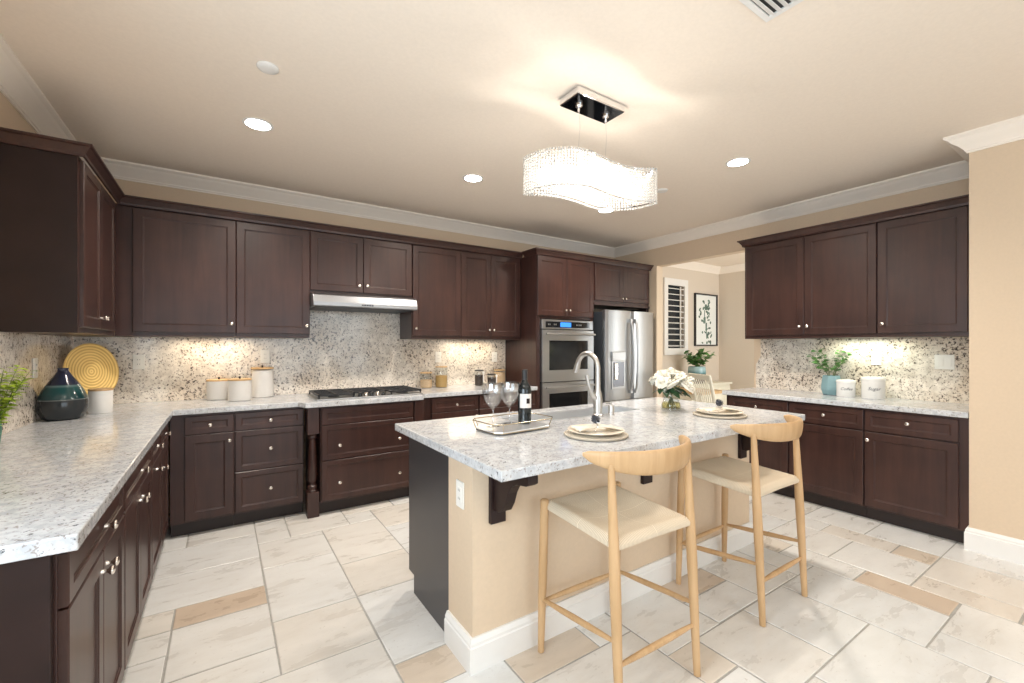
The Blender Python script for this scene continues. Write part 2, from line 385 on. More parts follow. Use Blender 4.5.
# ------------------------------------------------------------------ mesh tools
class MB:
    def __init__(s):
        s.v = []; s.f = []

    def add(s, vs, fs):
        k = len(s.v); s.v += [tuple(v) for v in vs]; s.f += [tuple(i + k for i in f) for f in fs]
        return s

    def box(s, x0, x1, y0, y1, z0, z1, mtx=None):
        vs = [(x, y, z) for z in (z0, z1) for y in (y0, y1) for x in (x0, x1)]
        if mtx: vs = [mtx @ Vector(v) for v in vs]
        return s.add(vs, [(0, 2, 3, 1), (4, 5, 7, 6), (0, 1, 5, 4), (2, 6, 7, 3), (0, 4, 6, 2), (1, 3, 7, 5)])

    def frame(s, x0, x1, z0, z1, wx, wz, y0, y1):
        o_ = [(x0, z0), (x1, z0), (x1, z1), (x0, z1)]; i_ = [(x0 + wx, z0 + wz), (x1 - wx, z0 + wz), (x1 - wx, z1 - wz), (x0 + wx, z1 - wz)]
        vs = [(x, y, z) for y in (y0, y1) for x, z in o_ + i_]
        fs = []
        for k in range(4):
            l = (k + 1) % 4
            fs += [(k, l, 4 + l, 4 + k), (8 + l, 8 + k, 12 + k, 12 + l), (k, 8 + k, 8 + l, l), (4 + k, 4 + l, 12 + l, 12 + k)]
        return s.add(vs, fs)

    def prism(s, poly, a0, a1, axis='z', mtx=None):
        def P(p, a):
            if axis == 'z': return Vector((p[0], p[1], a))
            if axis == 'y': return Vector((p[0], a, p[1]))
            return Vector((a, p[0], p[1]))
        n = len(poly)
        vs = [P(p, a0) for p in poly] + [P(p, a1) for p in poly]
        if mtx: vs = [mtx @ v for v in vs]
        return s.add(vs, [tuple(range(n))[::-1], tuple(range(n, 2 * n))] + [(i, (i + 1) % n, n + (i + 1) % n, n + i) for i in range(n)])

    def lathe(s, prof, seg=28, mtx=None, cap=True):
        n = len(prof); vs = []
        for r, z in prof:
            for k in range(seg):
                a = 2 * PI * k / seg
                v = Vector((r * math.cos(a), r * math.sin(a), z))
                vs.append(mtx @ v if mtx else v)
        fs = [(i * seg + k, i * seg + (k + 1) % seg, (i + 1) * seg + (k + 1) % seg, (i + 1) * seg + k) for i in range(n - 1) for k in range(seg)]
        if cap:
            if prof[0][0] > 1e-6: fs.append(tuple(range(seg))[::-1])
            if prof[-1][0] > 1e-6: fs.append(tuple((n - 1) * seg + k for k in range(seg)))
        return s.add(vs, fs)

    def tube(s, pts, rad, seg=12, sx=1.0, up=None, caps=True):
        pts = [Vector(p) for p in pts]; n = len(pts)
        if not isinstance(rad, (list, tuple)): rad = [rad] * n
        vs = []; prev = None
        for i, p in enumerate(pts):
            t = (pts[min(i + 1, n - 1)] - pts[max(i - 1, 0)]).normalized()
            if prev is None:
                ref = Vector(up) if up else (Vector((0, 0, 1)) if abs(t.z) < 0.9 else Vector((1, 0, 0)))
                a = t.cross(ref).normalized()
            else:
                a = (prev - t * prev.dot(t)).normalized()
            prev = a; b_ = t.cross(a)
            for k in range(seg):
                w = 2 * PI * k / seg
                vs.append(p + a * rad[i] * sx * math.cos(w) + b_ * rad[i] * math.sin(w))
        fs = [(i * seg + k, i * seg + (k + 1) % seg, (i + 1) * seg + (k + 1) % seg, (i + 1) * seg + k) for i in range(n - 1) for k in range(seg)]
        if caps: fs += [tuple(range(seg))[::-1], tuple((n - 1) * seg + k for k in range(seg))]
        return s.add(vs, fs)

    def ball(s, c, r, seg=12, rings=8, sc=(1, 1, 1)):
        c = Vector(c); vs = [c + Vector((0, 0, -r * sc[2]))]
        for i in range(1, rings):
            ph = PI * i / rings - PI / 2
            for k in range(seg):
                a = 2 * PI * k / seg
                vs.append(c + Vector((r * sc[0] * math.cos(ph) * math.cos(a), r * sc[1] * math.cos(ph) * math.sin(a), r * sc[2] * math.sin(ph))))
        vs.append(c + Vector((0, 0, r * sc[2])))
        fs = [(0, 1 + (k + 1) % seg, 1 + k) for k in range(seg)]
        for i in range(rings - 2):
            for k in range(seg):
                a = 1 + i * seg + k; b_ = 1 + i * seg + (k + 1) % seg
                fs.append((a, b_, b_ + seg, a + seg))
        last = len(vs) - 1; o = 1 + (rings - 2) * seg
        fs += [(o + k, o + (k + 1) % seg, last) for k in range(seg)]
        return s.add(vs, fs)

    def sweep(s, path, prof, closed=False):
        """prof = closed polygon of (out, z); out is to the right of the walking direction"""
        P = [Vector((p[0], p[1])) for p in path]; n = len(P); m_ = len(prof); vs = []
        for i in range(n):
            if closed or 0 < i < n - 1:
                d0 = (P[i] - P[i - 1]).normalized(); d1 = (P[(i + 1) % n] - P[i]).normalized()
            elif i == 0: d0 = d1 = (P[1] - P[0]).normalized()
            else: d0 = d1 = (P[i] - P[i - 1]).normalized()
            n0 = Vector((d0.y, -d0.x)); n1 = Vector((d1.y, -d1.x))
            mt = (n0 + n1); mt = mt / max(mt.length, 1e-6); k = 1.0 / max(mt.dot(n0), 0.2)
            for o_, z in prof:
                q = P[i] + mt * k * o_
                vs.append((q.x, q.y, z))
        fs = []
        for i in range(n if closed else n - 1):
            j = (i + 1) % n
            for k in range(m_):
                l = (k + 1) % m_
                fs.append((i * m_ + k, j * m_ + k, j * m_ + l, i * m_ + l))
        if not closed:
            fs += [tuple(range(m_))[::-1], tuple((n - 1) * m_ + k for k in range(m_))]
        return s.add(vs, fs)

    def build(s, name, material, parent=None, bevel=0.0, smooth=False, angle=35, loc=None, fix=True):
        me = bpy.data.meshes.new(name)
        me.from_pydata(s.v, [], s.f)
        if fix:
            import bmesh
            bm = bmesh.new(); bm.from_mesh(me); bmesh.ops.recalc_face_normals(bm, faces=bm.faces); bm.to_mesh(me); bm.free()
        me.materials.append(M[material] if isinstance(material, str) else material)
        o = bpy.data.objects.new(name, me)
        COL.objects.link(o)
        if parent: o.parent = parent
        if loc: o.location = loc
        if bevel:
            b = o.modifiers.new('bevel', 'BEVEL'); b.width = bevel; b.segments = 2; b.limit_method = 'ANGLE'; b.angle_limit = math.radians(40)
        if smooth:
            me.polygons.foreach_set('use_smooth', [True] * len(me.polygons))
            me.set_sharp_from_angle(angle=math.radians(angle))
        return o


def tag(o, label, cat, group=None, kind=None):
    o['label'] = label; o['category'] = cat
    if group: o['group'] = group
    if kind: o['kind'] = kind
    return o


def struct(o):
    o['kind'] = 'structure'; return o


def thing(name, label, cat, loc=(0, 0, 0), rz=0.0, group=None):
    o = bpy.data.objects.new(name, None); COL.objects.link(o)
    o.empty_display_size = 0.1
    o.location = loc; o.rotation_euler = (0, 0, rz)
    return tag(o, label, cat, group)


def copy_tree(o, parent=None):
    kids = [c for c in bpy.data.objects if c.parent == o]
    c = o.copy(); COL.objects.link(c); c.parent = parent
    for k in kids: copy_tree(k, c)
    return c


TY = Matrix.Rotation(PI / 2, 4, 'X')   # lathe z axis -> -y


def along_my(x, y, z):
    """matrix that sends lathe +z to world -y at a point"""
    return Matrix.Translation((x, y, z)) @ Matrix.Rotation(PI / 2, 4, 'X')


# ------------------------------------------------------------------ levels measured in the place
CH = 2.76            # ceiling
LX, BY, RX = -0.935, 4.484, 4.77
ZC0, ZC1 = 0.874, 0.914
UZ0, UZ1 = 1.429, 2.374
NX, NY0 = 7.45, 0.5  # nook right wall, nook front wall
YR = -3.5            # rear wall

# ------------------------------------------------------------------ floor: Versailles-like random ashlar
cell = 0.2032
gx0, gy0 = -1.22, -3.66
nx, ny = 43, 41
occ = [[False] * nx for _ in range(ny)]
rnd = random.Random(11)
tiles = []
sizes = [((2, 3), 5), ((3, 2), 5), ((2, 2), 4), ((1, 2), 1.0), ((2, 1), 1.4), ((1, 1), 0.9)]
for j in range(ny):
    for i in range(nx):
        if occ[j][i]: continue
        ok = []
        for (w, h_), wt in sizes:
            if i + w <= nx and j + h_ <= ny and all(not occ[j + b_][i + a] for a in range(w) for b_ in range(h_)):
                ok.append(((w, h_), wt))
        tot = sum(q[1] for q in ok); r_ = rnd.random() * tot
        for (w, h_), wt in ok:
            r_ -= wt
            if r_ <= 0: break
        for a in range(w):
            for b_ in range(h_): occ[j + b_][i + a] = True
        tiles.append((gx0 + i * cell, gy0 + j * cell, gx0 + (i + w) * cell, gy0 + (j + h_) * cell))
mb = MB(); tones = []
mb.box(gx0, gx0 + nx * cell, gy0, gy0 + ny * cell, -0.08, -0.0035); nb = 6
for (x0, y0, x1, y1) in tiles:
    g = 0.0036 + rnd.random() * 0.0018
    jx = [rnd.uniform(-.0018, .0018) for _ in range(4)]
    a = (x0 + g + jx[0], y0 + g + jx[1]); c = (x1 - g + jx[2], y1 - g + jx[3])
    k = 0.003
    vs = [(a[0], a[1], -0.006), (c[0], a[1], -0.006), (c[0], c[1], -0.006), (a[0], c[1], -0.006),
          (a[0], a[1], -0.002), (c[0], a[1], -0.002), (c[0], c[1], -0.002), (a[0], c[1], -0.002),
          (a[0] + k, a[1] + k, 0), (c[0] - k, a[1] + k, 0), (c[0] - k, c[1] - k, 0), (a[0] + k, c[1] - k, 0)]
    fs = [(8, 9, 10, 11)] + [(i, (i + 1) % 4, 4 + (i + 1) % 4, 4 + i) for i in range(4)] + [(4 + i, 4 + (i + 1) % 4, 8 + (i + 1) % 4, 8 + i) for i in range(4)]
    mb.add(vs, fs)
    small = (x1 - x0) * (y1 - y0) < 0.09
    t = rnd.random() ** 1.2 * 0.72
    if rnd.random() < (0.35 if small else 0.03): t = rnd.uniform(0.7, 1.0)
    tones.append((t, rnd.random()))
fl = mb.build('floor', 'grout', fix=False)
fl.data.materials.append(M['floor'])
ca = fl.data.color_attributes.new('tile', 'FLOAT_COLOR', 'CORNER')
for pi, p in enumerate(fl.data.polygons):
    if pi >= nb:
        p.material_index = 1
        t = tones[(pi - nb) // 9]
        for li in p.loop_indices: ca.data[li].color = (t[0], t[1], 0, 1)
struct(fl)

# ------------------------------------------------------------------ shell
def wall(name, boxes, material='wall'):
    mb = MB()
    for b_ in boxes: mb.box(*b_)
    return struct(mb.build(name, material))


T = 0.12
wall('ceiling', [(LX - T, NX + T, YR - T, BY + T, CH, CH + 0.1)], 'ceiling')
wall('wall_left', [(LX - T, LX, YR - T, -0.9, 0, CH), (LX - T, LX, -0.9, 1.3, 0, 1.0), (LX - T, LX, -0.9, 1.3, 2.1, CH), (LX - T, LX, 1.3, BY + T, 0, CH)])
wall('wall_back', [(LX, RX + T, BY, BY + T, 0, CH)])
# right wall: solid behind the right cabinets, header over the opening, return beside the fridge
wall('wall_right', [(RX, RX + T, 0.74, 2.47, 0, CH), (RX, RX + T, 2.47, 3.735, 2.41, CH), (RX, RX + T, 3.735, BY, 0, CH)])
wall('wall_column', [(4.15, RX + T, 0.49, 0.737, 0, CH)], 'wall')
wall('wall_right_rear', [(4.20, 4.32, YR, 0.49, 0, CH)])
wall('wall_rear', [(LX, -0.2, YR - T, YR, 0, CH), (3.4, 4.2, YR - T, YR, 0, CH), (-0.2, 3.4, YR - T, YR, 2.4, CH), (-0.2, 3.4, YR - T, YR, 0, 0.1)])
# nook
wall('wall_nook_back', [(RX + T, 5.96, BY, BY + T, 0, CH), (6.43, NX + T, BY, BY + T, 0, CH), (5.96, 6.43, BY, BY + T, 0, 1.29), (5.96, 6.43, BY, BY + T, 2.36, CH)], 'nookwall')
wall('wall_nook_right', [(NX, NX + T, NY0 - T, BY, 0, CH)], 'nookwall')
wall('wall_nook_front', [(RX + T, 5.1, NY0 - T, NY0, 0, CH), (7.3, NX, NY0 - T, NY0, 0, CH), (5.1, 7.3, NY0 - T, NY0, 0, 0.4), (5.1, 7.3, NY0 - T, NY0, 2.4, CH)], 'nookwall')

# room crown moulding, profile (out, z)
def crown_prof(top, d=0.105, h_=0.115):
    return [(0.0, top), (d, top), (d, top - 0.012), (d - 0.012, top - 0.022), (d - 0.02, top - 0.026), (d - 0.034, top - 0.045), (d - 0.062, top - 0.066),
            (d - 0.080, top - 0.088), (0.020, top - 0.094), (0.018, top - 0.102), (0.010, top - 0.106), (0.010, top - h_), (0.0, top - h_)]


mb = MB(); mb.sweep([(LX, YR), (LX, BY), (RX, BY), (RX, 0.737), (4.15, 0.737), (4.15, 0.49), (4.20, 0.49), (4.20, YR)], crown_prof(CH))
struct(mb.build('trim_1', 'crown', smooth=True, angle=25))
mb = MB(); mb.sweep([(RX + T, NY0), (RX + T, BY), (NX, BY), (NX, NY0)], crown_prof(CH - .001))
struct(mb.build('trim_2', 'crown', smooth=True, angle=25))


def base_prof(h_=0.135, d=0.016):
    return [(0, 0), (d, 0), (d, h_ - 0.035), (d - 0.004, h_ - 0.03), (d - 0.004, h_ - 0.018), (d - 0.010, h_ - 0.006), (d - 0.012, h_), (0, h_)]


mb = MB(); mb.sweep([(4.20, 0.737), (4.15, 0.737), (4.15, 0.49), (4.20, 0.49), (4.20, YR)], base_prof(0.15, 0.02)); struct(mb.build('baseboard_right', 'white', smooth=True, angle=25))
mb = MB(); mb.sweep([(RX, 3.735), (RX + T, 3.735), (RX + T, BY), (NX, BY), (NX, NY0)], base_prof()); struct(mb.build('baseboard_nook', 'white', smooth=True, angle=25))

# unseen windows: rear and nook added for their light, left inferred; frames and glass
def window(name, x0, x1, z0, z1, loc, rz, n=2, fw=0.05, gl='glass'):
    mb = MB()
    mb.frame(x0, x1, z0, z1, fw, fw, 0, 0.06)
    for i in range(1, n):
        c = x0 + (x1 - x0) * i / n
        mb.box(c - fw / 2, c + fw / 2, 0.004, 0.056, z0 + fw, z1 - fw)
    o = mb.build(name, 'white'); o.location = loc; o.rotation_euler = (0, 0, rz)
    g = MB().box(x0 + fw, x1 - fw, 0.026, 0.032, z0 + fw, z1 - fw).build('window_pane', gl, o)
    return struct(o)


window('added_window_rear', -0.2, 3.4, 0.1, 2.4, (0, YR - 0.10, 0), 0, 3)
window('window_2', -1.1, 1.1, 1.0, 2.1, (LX - 0.03, 0.2, 0), PI / 2, 2)
window('added_window_nook', 5.1, 7.3, 0.4, 2.4, (0, NY0 - 0.10, 0), 0, 3)

# ------------------------------------------------------------------ nook window with shutters (window_3)
wr = MB()
wr.frame(5.885, 6.505, 1.21, 2.455, 0.09, 0.11, -0.03, -0.0005)
wo = wr.build('window_3', 'white', bevel=0.004); wo.location = (0, BY, 0); struct(wo)
MB().box(5.96, 6.43, 0.07, 0.08, 1.29, 2.36).build('window_pane', 'night', wo)
lv = MB()
nl = 11
for i in range(nl):
    z = 1.36 + i * (2.30 - 1.36) / (nl - 1)
    mt = Matrix.Translation((0, 0.02, z)) @ Matrix.Rotation(math.radians(12), 4, 'X')
    lv.box(5.972, 6.418, -0.030, 0.030, -0.006, 0.006, mt)
lv.build('shutter_louvers', 'white', wo)
MB().box(6.29, 6.31, -0.030, -0.018, 1.33, 2.33).build('tilt_rod', 'white', wo)

# picture
pr = thing('framed_print', 'black-framed botanical print of dark leaves on the far nook wall', 'picture', (0, BY, 0))
px0, px1, pz0, pz1 = 6.70, 7.36, 1.355, 2.26
MB().frame(px0, px1, pz0, pz1, .022, .022, -0.035, -0.002).build('frame', 'black', pr)
pp = MB().box(px0 + 0.02, px1 - 0.02, -0.014, -0.004, pz0 + 0.02, pz1 - 0.02).build('paper', 'paper', pr)
rl = random.Random(5); mb = MB()
def flat_leaf(mb, cx, cz, a, l, w, y=-0.0155):
    n = 10; vs = []
    for k in range(n):
        t = 2 * PI * k / n
        u, v = l * math.cos(t), w * math.sin(t)
        vs.append((cx + u * math.cos(a) - v * math.sin(a), y, cz + u * math.sin(a) + v * math.cos(a)))
    mb.add(vs, [tuple(range(n))])
stemp = [(7.04, 1.48), (7.06, 1.62), (7.02, 1.76), (6.98, 1.86), (7.0, 1.98), (7.06, 2.08)]
for i, (x, z) in enumerate(stemp):
    for s_ in range(7):
        flat_leaf(mb, x + rl.uniform(-.15, .15), z + rl.uniform(-.07, .07), rl.uniform(0, PI), rl.uniform(.022, .045), rl.uniform(.012, .026), -0.0145 - 0.0002 * s_)
for p, q in zip(stemp, stemp[1:]):
    mb.box(min(p[0], q[0]) - .001, max(p[0], q[0]) + .001, -0.0152, -0.0142, p[1], q[1])
mb.build('leaf_print', 'ink', pr, fix=False)


# ------------------------------------------------------------------ cabinet parts (local: x along, front at y=0 facing -y)
def panel(name, parent, x0, x1, z0, z1, frame=0.055, material='dark', t=0.02):
    g = 0.0018; x0 += g; x1 -= g; z0 += g; z1 -= g
    fr = min(frame, (x1 - x0) * 0.3, (z1 - z0) * 0.3)
    rings = [(0, 0), (0, -t + .003), (0.003, -t), (fr, -t), (fr + .0025, -t + .004), (fr + .008, -t + .005), (fr + .0095, -t + .0075)]
    vs = []
    for ins, y in rings:
        vs += [(x0 + ins, y, z0 + ins), (x1 - ins, y, z0 + ins), (x1 - ins, y, z1 - ins), (x0 + ins, y, z1 - ins)]
    fs = [(3, 2, 1, 0)]
    for r_ in range(len(rings) - 1):
        for k in range(4):
            fs.append((4 * r_ + k, 4 * r_ + (k + 1) % 4, 4 * r_ + 4 + (k + 1) % 4, 4 * r_ + 4 + k))
    e = 4 * (len(rings) - 1); fs.append((e, e + 1, e + 2, e + 3))
    return MB().add(vs, fs).build(name, material, parent)


KP = [(0.0075, 0), (0.0065, .006), (0.0055, .012), (0.0070, .016), (0.0125, .0205), (0.0140, .0250), (0.0125, .0290), (0.0070, .0318), (0.0, .0325)]


def knob(parent, x, z, y=-0.02):
    return MB().lathe(KP, 16, along_my(x, y, z)).build('knob', 'nickel', parent, smooth=True)


def cab(name, label, loc, rz, w, depth, z0, z1, doors=(), drawers=(), toe=False, cat='cabinet', group=None, skip_top=0.0):
    """doors/drawers: (x0,x1,z0,z1, knob positions...)"""
    r_ = thing(name, label, cat, loc, rz, group)
    mb = MB()
    zb = 0.10 if toe else z0
    mb.box(0, w, 0, depth, zb, z1)
    mb.build('carcass', 'dark', r_, bevel=0.0015)
    if toe:
        MB().box(0, w, 0.055, depth - 0.02, 0.001, 0.10).build('toe_kick', 'toe', r_)
    for d in doors:
        p = panel('door', r_, *d[:4])
        for k in d[4:]: knob(p, *k)
    for d in drawers:
        p = panel('drawer', r_, *d[:4], frame=0.038)
        for k in d[4:]: knob(p, *k)
    return r_


EPS = 0.0006
# ---- back wall upper cabinets: front plane y=4.14, door faces 4.12
UY = 4.14; UD = BY - UY - 0.001


def upper(x0, x1, label, doors, z0=UZ0, filler=0.0):
    loc = (x0 + EPS, UY, 0)
    ds = []
    for (a, b_, kx, kz) in doors:
        ds.append((a - x0, b_ - x0, z0 + 0.03, UZ1 - 0.018, (kx - x0, kz)))
    return cab('upper_cabinet', label, loc, 0, x1 - x0 - 2 * EPS, UD, z0, UZ1, doors=ds)


upper(-0.6385, 0.09, 'dark single-door upper cabinet on the back wall, in the left corner', [(-0.542, 0.09, 0.059, 1.532)])
upper(0.09, 0.632, 'dark single-door upper cabinet left of the range hood', [(0.09, 0.632, 0.602, 1.529)])
upper(0.632, 1.554, 'short dark two-door upper cabinet directly above the steel range hood', [(0.632, 1.086, 1.045, 1.908), (1.086, 1.554, 1.117, 1.912)], z0=1.815)
upper(1.554, 2.091, 'dark single-door upper cabinet right of the range hood', [(1.56, 2.091, 1.590, 1.529)])
upper(2.091, 2.87, 'dark two-door upper cabinet between single-door unit and oven tower', [(2.091, 2.458, 2.430, 1.531), (2.458, 2.846, 2.487, 1.531)])
# ---- left wall upper cabinet: front x=-0.62 (faces -0.60)
cab('upper_cabinet', 'dark two-door upper cabinet on the left wall with a plain end panel', (-0.64, 3.198, 0), PI / 2, 0.938, 0.292, UZ0, UZ1,
    doors=[(0.03, 0.44, UZ0 + .03, UZ1 - .018, (0.412, 1.53)), (0.44, 0.85, UZ0 + .03, UZ1 - .018, (0.468, 1.53))])
# ---- right wall upper cabinets: face x=4.42
def rupper(y1, y0, label, doors):
    ds = [(y1 - a, y1 - b_, UZ0 + .03, UZ1 - .018, (y1 - k, 1.535)) for a, b_, k in doors]
    return cab('upper_cabinet', label, (4.44, y1 - EPS, 0), -PI / 2, y1 - y0 - 2 * EPS, RX - 4.44 - 0.001, UZ0, UZ1, doors=ds)
rupper(2.392, 1.310, 'dark two-door upper cabinet on the right wall, nearest the nook opening', [(2.37, 1.842, 1.874), (1.842, 1.312, 1.81)])
rupper(1.310, 0.74, 'dark single-door upper cabinet on the right wall, beside the beige column', [(1.308, 0.79, 1.269)])

# ---- cabinet crown mouldings
def ccrown(z=UZ1, up=0.052, d=0.044):
    return [(0.0, z - 0.012), (0.010, z - 0.012), (0.012, z + 0.004), (0.018, z + 0.014), (0.033, z + 0.036), (d, z + 0.041), (d, z + up), (0.0, z + up)]
lu = [o for o in bpy.data.objects if o.get('label', '').startswith('dark two-door upper cabinet on the left wall')][0]
MB().box(-.0025, -.0002, 0.0, 0.292, UZ0, UZ1).build('end_panel', 'dark_flat', lu)
mb = MB(); mb.sweep([(LX + 0.002, 3.192), (-0.618, 3.192), (-0.618, 4.118), (2.868, 4.118)], ccrown())
tag(mb.build('cabinet_crown_molding', 'dark', smooth=True, angle=20), 'dark crown molding along the tops of the left-corner and back-wall upper cabinets', 'molding')
mb = MB(); mb.sweep([(2.871, 4.06), (2.871, 3.828), (4.752, 3.828), (4.752, 4.45)], ccrown())
tag(mb.build('cabinet_crown_molding', 'dark', smooth=True, angle=20), 'dark crown molding around the top of the oven tower and fridge cabinet', 'molding')
mb = MB(); mb.sweep([(RX - 0.002, 2.394), (4.418, 2.394), (4.418, 0.74)], ccrown())
tag(mb.build('cabinet_crown_molding', 'dark', smooth=True, angle=20), 'dark crown molding along the top of the right-wall upper cabinets', 'molding')

# ------------------------------------------------------------------ base cabinets, back wall. faces y=3.835
def base(x0, x1, label, doors=(), drawers=(), yf=3.855):
    loc = (x0 + EPS, yf, 0)
    sh = lambda L_: [(a - x0, b_ - x0, c, d, *[(k[0] - x0, k[1]) for k in ks]) for a, b_, c, d, *ks in L_]
    return cab('base_cabinet', label, loc, 0, x1 - x0 - 2 * EPS, BY - yf - 0.01, 0.1, ZC0 - .001, doors=sh(doors), drawers=sh(drawers), toe=True)


DZ = (0.725, 0.858)
base(-0.306, 0.071, 'dark drawer-over-door base cabinet in the left corner of the back wall', doors=[(-0.225, 0.071, 0.115, 0.722, (0.042, 0.665))], drawers=[(-0.225, 0.071, *DZ, (-0.075, 0.79))])
base(0.071, 0.545, 'dark three-drawer base cabinet left of the turned post', drawers=[(0.077, 0.54, *DZ, (0.308, 0.79)), (0.077, 0.54, 0.418, 0.722, (0.308, 0.575)), (0.077, 0.54, 0.115, 0.415, (0.308, 0.27))])
base(0.650, 1.425, 'dark base cabinet with false front over two wide drawers under the cooktop', drawers=[(0.655, 1.42, *DZ), (0.655, 1.42, 0.44, 0.722, (0.79, 0.556), (1.285, 0.556)), (0.655, 1.42, 0.115, 0.437, (0.79, 0.255), (1.285, 0.255))], yf=3.745)
base(1.53, 2.15, 'dark base cabinet with drawer, right of the cooktop', doors=[(1.64, 2.14, 0.115, 0.722, (2.11, 0.665))], drawers=[(1.64, 2.14, *DZ, (1.893, 0.79))])
base(2.15, 2.868, 'dark base cabinet beside the oven tower', doors=[(2.155, 2.51, 0.115, 0.722, (2.48, 0.665)), (2.51, 2.86, 0.115, 0.722, (2.54, 0.665))], drawers=[(2.155, 2.86, *DZ, (2.5, 0.79))])
# turned posts either side of the cooktop cabinet
def post(x, label):
    r_ = thing('turned_post', label, 'post', (x, 3.735, 0))
    MB().box(-.043, .043, 0, .115, 0.001, 0.20).build('plinth', 'dark', r_, bevel=0.003)
    MB().box(-.043, .043, 0, .115, 0.66, ZC0 - .001).build('top_block', 'dark', r_, bevel=0.003)
    pf = [(0.040, 0.2), (0.040, .21), (0.030, .218), (0.036, .232), (0.036, .245), (0.026, .255), (0.024, .275), (0.034, .290), (0.033, .45), (0.025, .60), (0.023, .615), (0.034, .625), (0.034, .635), (0.027, .645), (0.038, .655), (0.040, .66)]
    MB().lathe(pf, 24, Matrix.Translation((0, .045, 0))).build('turned_shaft', 'dark', r_, smooth=True)
post(0.598, 'dark turned wooden post left of the cooktop drawers')
post(1.476, 'dark turned wooden post right of the cooktop drawers')

# ------------------------------------------------------------------ base cabinets, left wall. faces x=-0.31
def lbase(y0, y1, label, doors=(), drawers=()):
    sh = lambda L_: [(a - y0, b_ - y0, c, d, *[(k[0] - y0, k[1]) for k in ks]) for a, b_, c, d, *ks in L_]
    return cab('base_cabinet', label, (-0.33, y0 + EPS, 0), PI / 2, y1 - y0 - 2 * EPS, -0.33 - LX - .003, 0.1, ZC0 - .001, doors=sh(doors), drawers=sh(drawers), toe=True)
lbase(1.47, 2.20, 'dark drawer-over-doors base cabinet on the left wall nearest the camera', doors=[(1.475, 1.845, 0.115, 0.722, (1.812, 0.665)), (1.845, 2.195, 0.115, 0.722, (1.878, 0.665))], drawers=[(1.475, 2.195, *DZ, (1.86, 0.79))])
lbase(2.20, 2.97, 'second dark base cabinet along the left wall, drawer over two doors', doors=[(2.205, 2.59, 0.115, 0.722, (2.557, 0.665)), (2.59, 2.965, 0.115, 0.722, (2.623, 0.665))], drawers=[(2.205, 2.965, *DZ, (2.60, 0.79))])
lbase(2.97, 3.43, 'third dark base cabinet along the left wall, drawer over single door', doors=[(2.975, 3.425, 0.115, 0.722, (3.15, 0.665))], drawers=[(2.975, 3.425, *DZ, (3.18, 0.79))])
lbase(3.43, 3.845, 'dark corner base cabinet at the end of the left wall', doors=[(3.435, 3.80, 0.115, 0.722, (3.47, 0.60))], drawers=[(3.435, 3.80, *DZ, (3.60, 0.79))])
mb = MB().box(LX + .004, -0.335, 1.445, 1.468, 0.001, ZC0 - .001)
tag(mb.build('end_panel', 'dark_flat', bevel=0.002), 'plain dark end panel under the near end of the left counter', 'panel')

# ------------------------------------------------------------------ base cabinets, right wall. faces x=4.17
def rbase(y1, y0, label, doors=(), drawers=()):
    sh = lambda L_: [(y1 - a, y1 - b_, c, d, *[(y1 - k[0], k[1]) for k in ks]) for a, b_, c, d, *ks in L_]
    return cab('base_cabinet', label, (4.19, y1 - EPS, 0), -PI / 2, y1 - y0 - 2 * EPS, RX - 4.19 - .01, 0.1, ZC0 - .001, doors=sh(doors), drawers=sh(drawers), toe=True)
rbase(2.44, 1.862, 'dark base cabinet on the right wall at the nook end', doors=[(2.40, 1.866, 0.115, 0.692, (1.90, 0.64))], drawers=[(2.40, 1.866, 0.70, 0.858, (2.135, 0.79))])
rbase(1.862, 1.318, 'middle dark base cabinet on the right wall, drawer over one door', doors=[(1.858, 1.320, 0.115, 0.692, (1.825, 0.64))], drawers=[(1.858, 1.320, 0.70, 0.858, (1.585, 0.785))])
rbase(1.318, 0.742, 'dark base cabinet on the right wall beside the beige column', doors=[(1.314, 0.79, 0.115, 0.692, (1.288, 0.632))], drawers=[(1.314, 0.79, 0.70, 0.858, (1.053, 0.79))])

# ------------------------------------------------------------------ worktops
poly = [(LX + .002, 1.44), (-0.285, 1.43), (-0.285, 3.815), (0.50, 3.815), (0.535, 3.70), (1.505, 3.70), (1.54, 3.815), (2.869, 3.815), (2.869, BY - .002), (LX + .002, BY - .002)]
o = MB().prism(poly, ZC0, ZC1).build('countertop', 'counter', bevel=0.004)
tag(o, 'speckled light granite countertop wrapping the left wall and back wall', 'countertop')
o = MB().prism([(4.15, 0.741), (RX - .002, 0.741), (RX - .002, 2.465), (4.15, 2.465)], ZC0, ZC1).build('countertop', 'counter', bevel=0.004)
tag(o, 'speckled light granite countertop on the right wall base cabinets', 'countertop')

# backsplashes
o = MB().box(LX + .002, 2.868, BY - 0.02, BY - .001, ZC1 + .0005, UZ0 - .001).box(0.634, 1.552, BY - 0.02, BY - .001, UZ0 - .001, 1.80).build('backsplash', 'splash')
tag(o, 'full-height granite backsplash on the back wall, rising behind the cooktop', 'backsplash')
o = MB().box(LX + .001, LX + 0.02, 1.45, BY - 0.021, ZC1 + .0005, UZ0 - .001).build('backsplash', 'splash')
tag(o, 'granite backsplash on the left wall under the corner cabinet', 'backsplash')
o = MB().prism([(0.741, ZC1 + .0005), (2.44, ZC1 + .0005), (2.44, 1.16), (2.392, 1.25), (2.392, UZ0 - .001), (0.741, UZ0 - .001)], RX - 0.02, RX - .001, 'x').build('backsplash', 'splash')
tag(o, 'granite backsplash under the right-wall upper cabinets', 'backsplash')


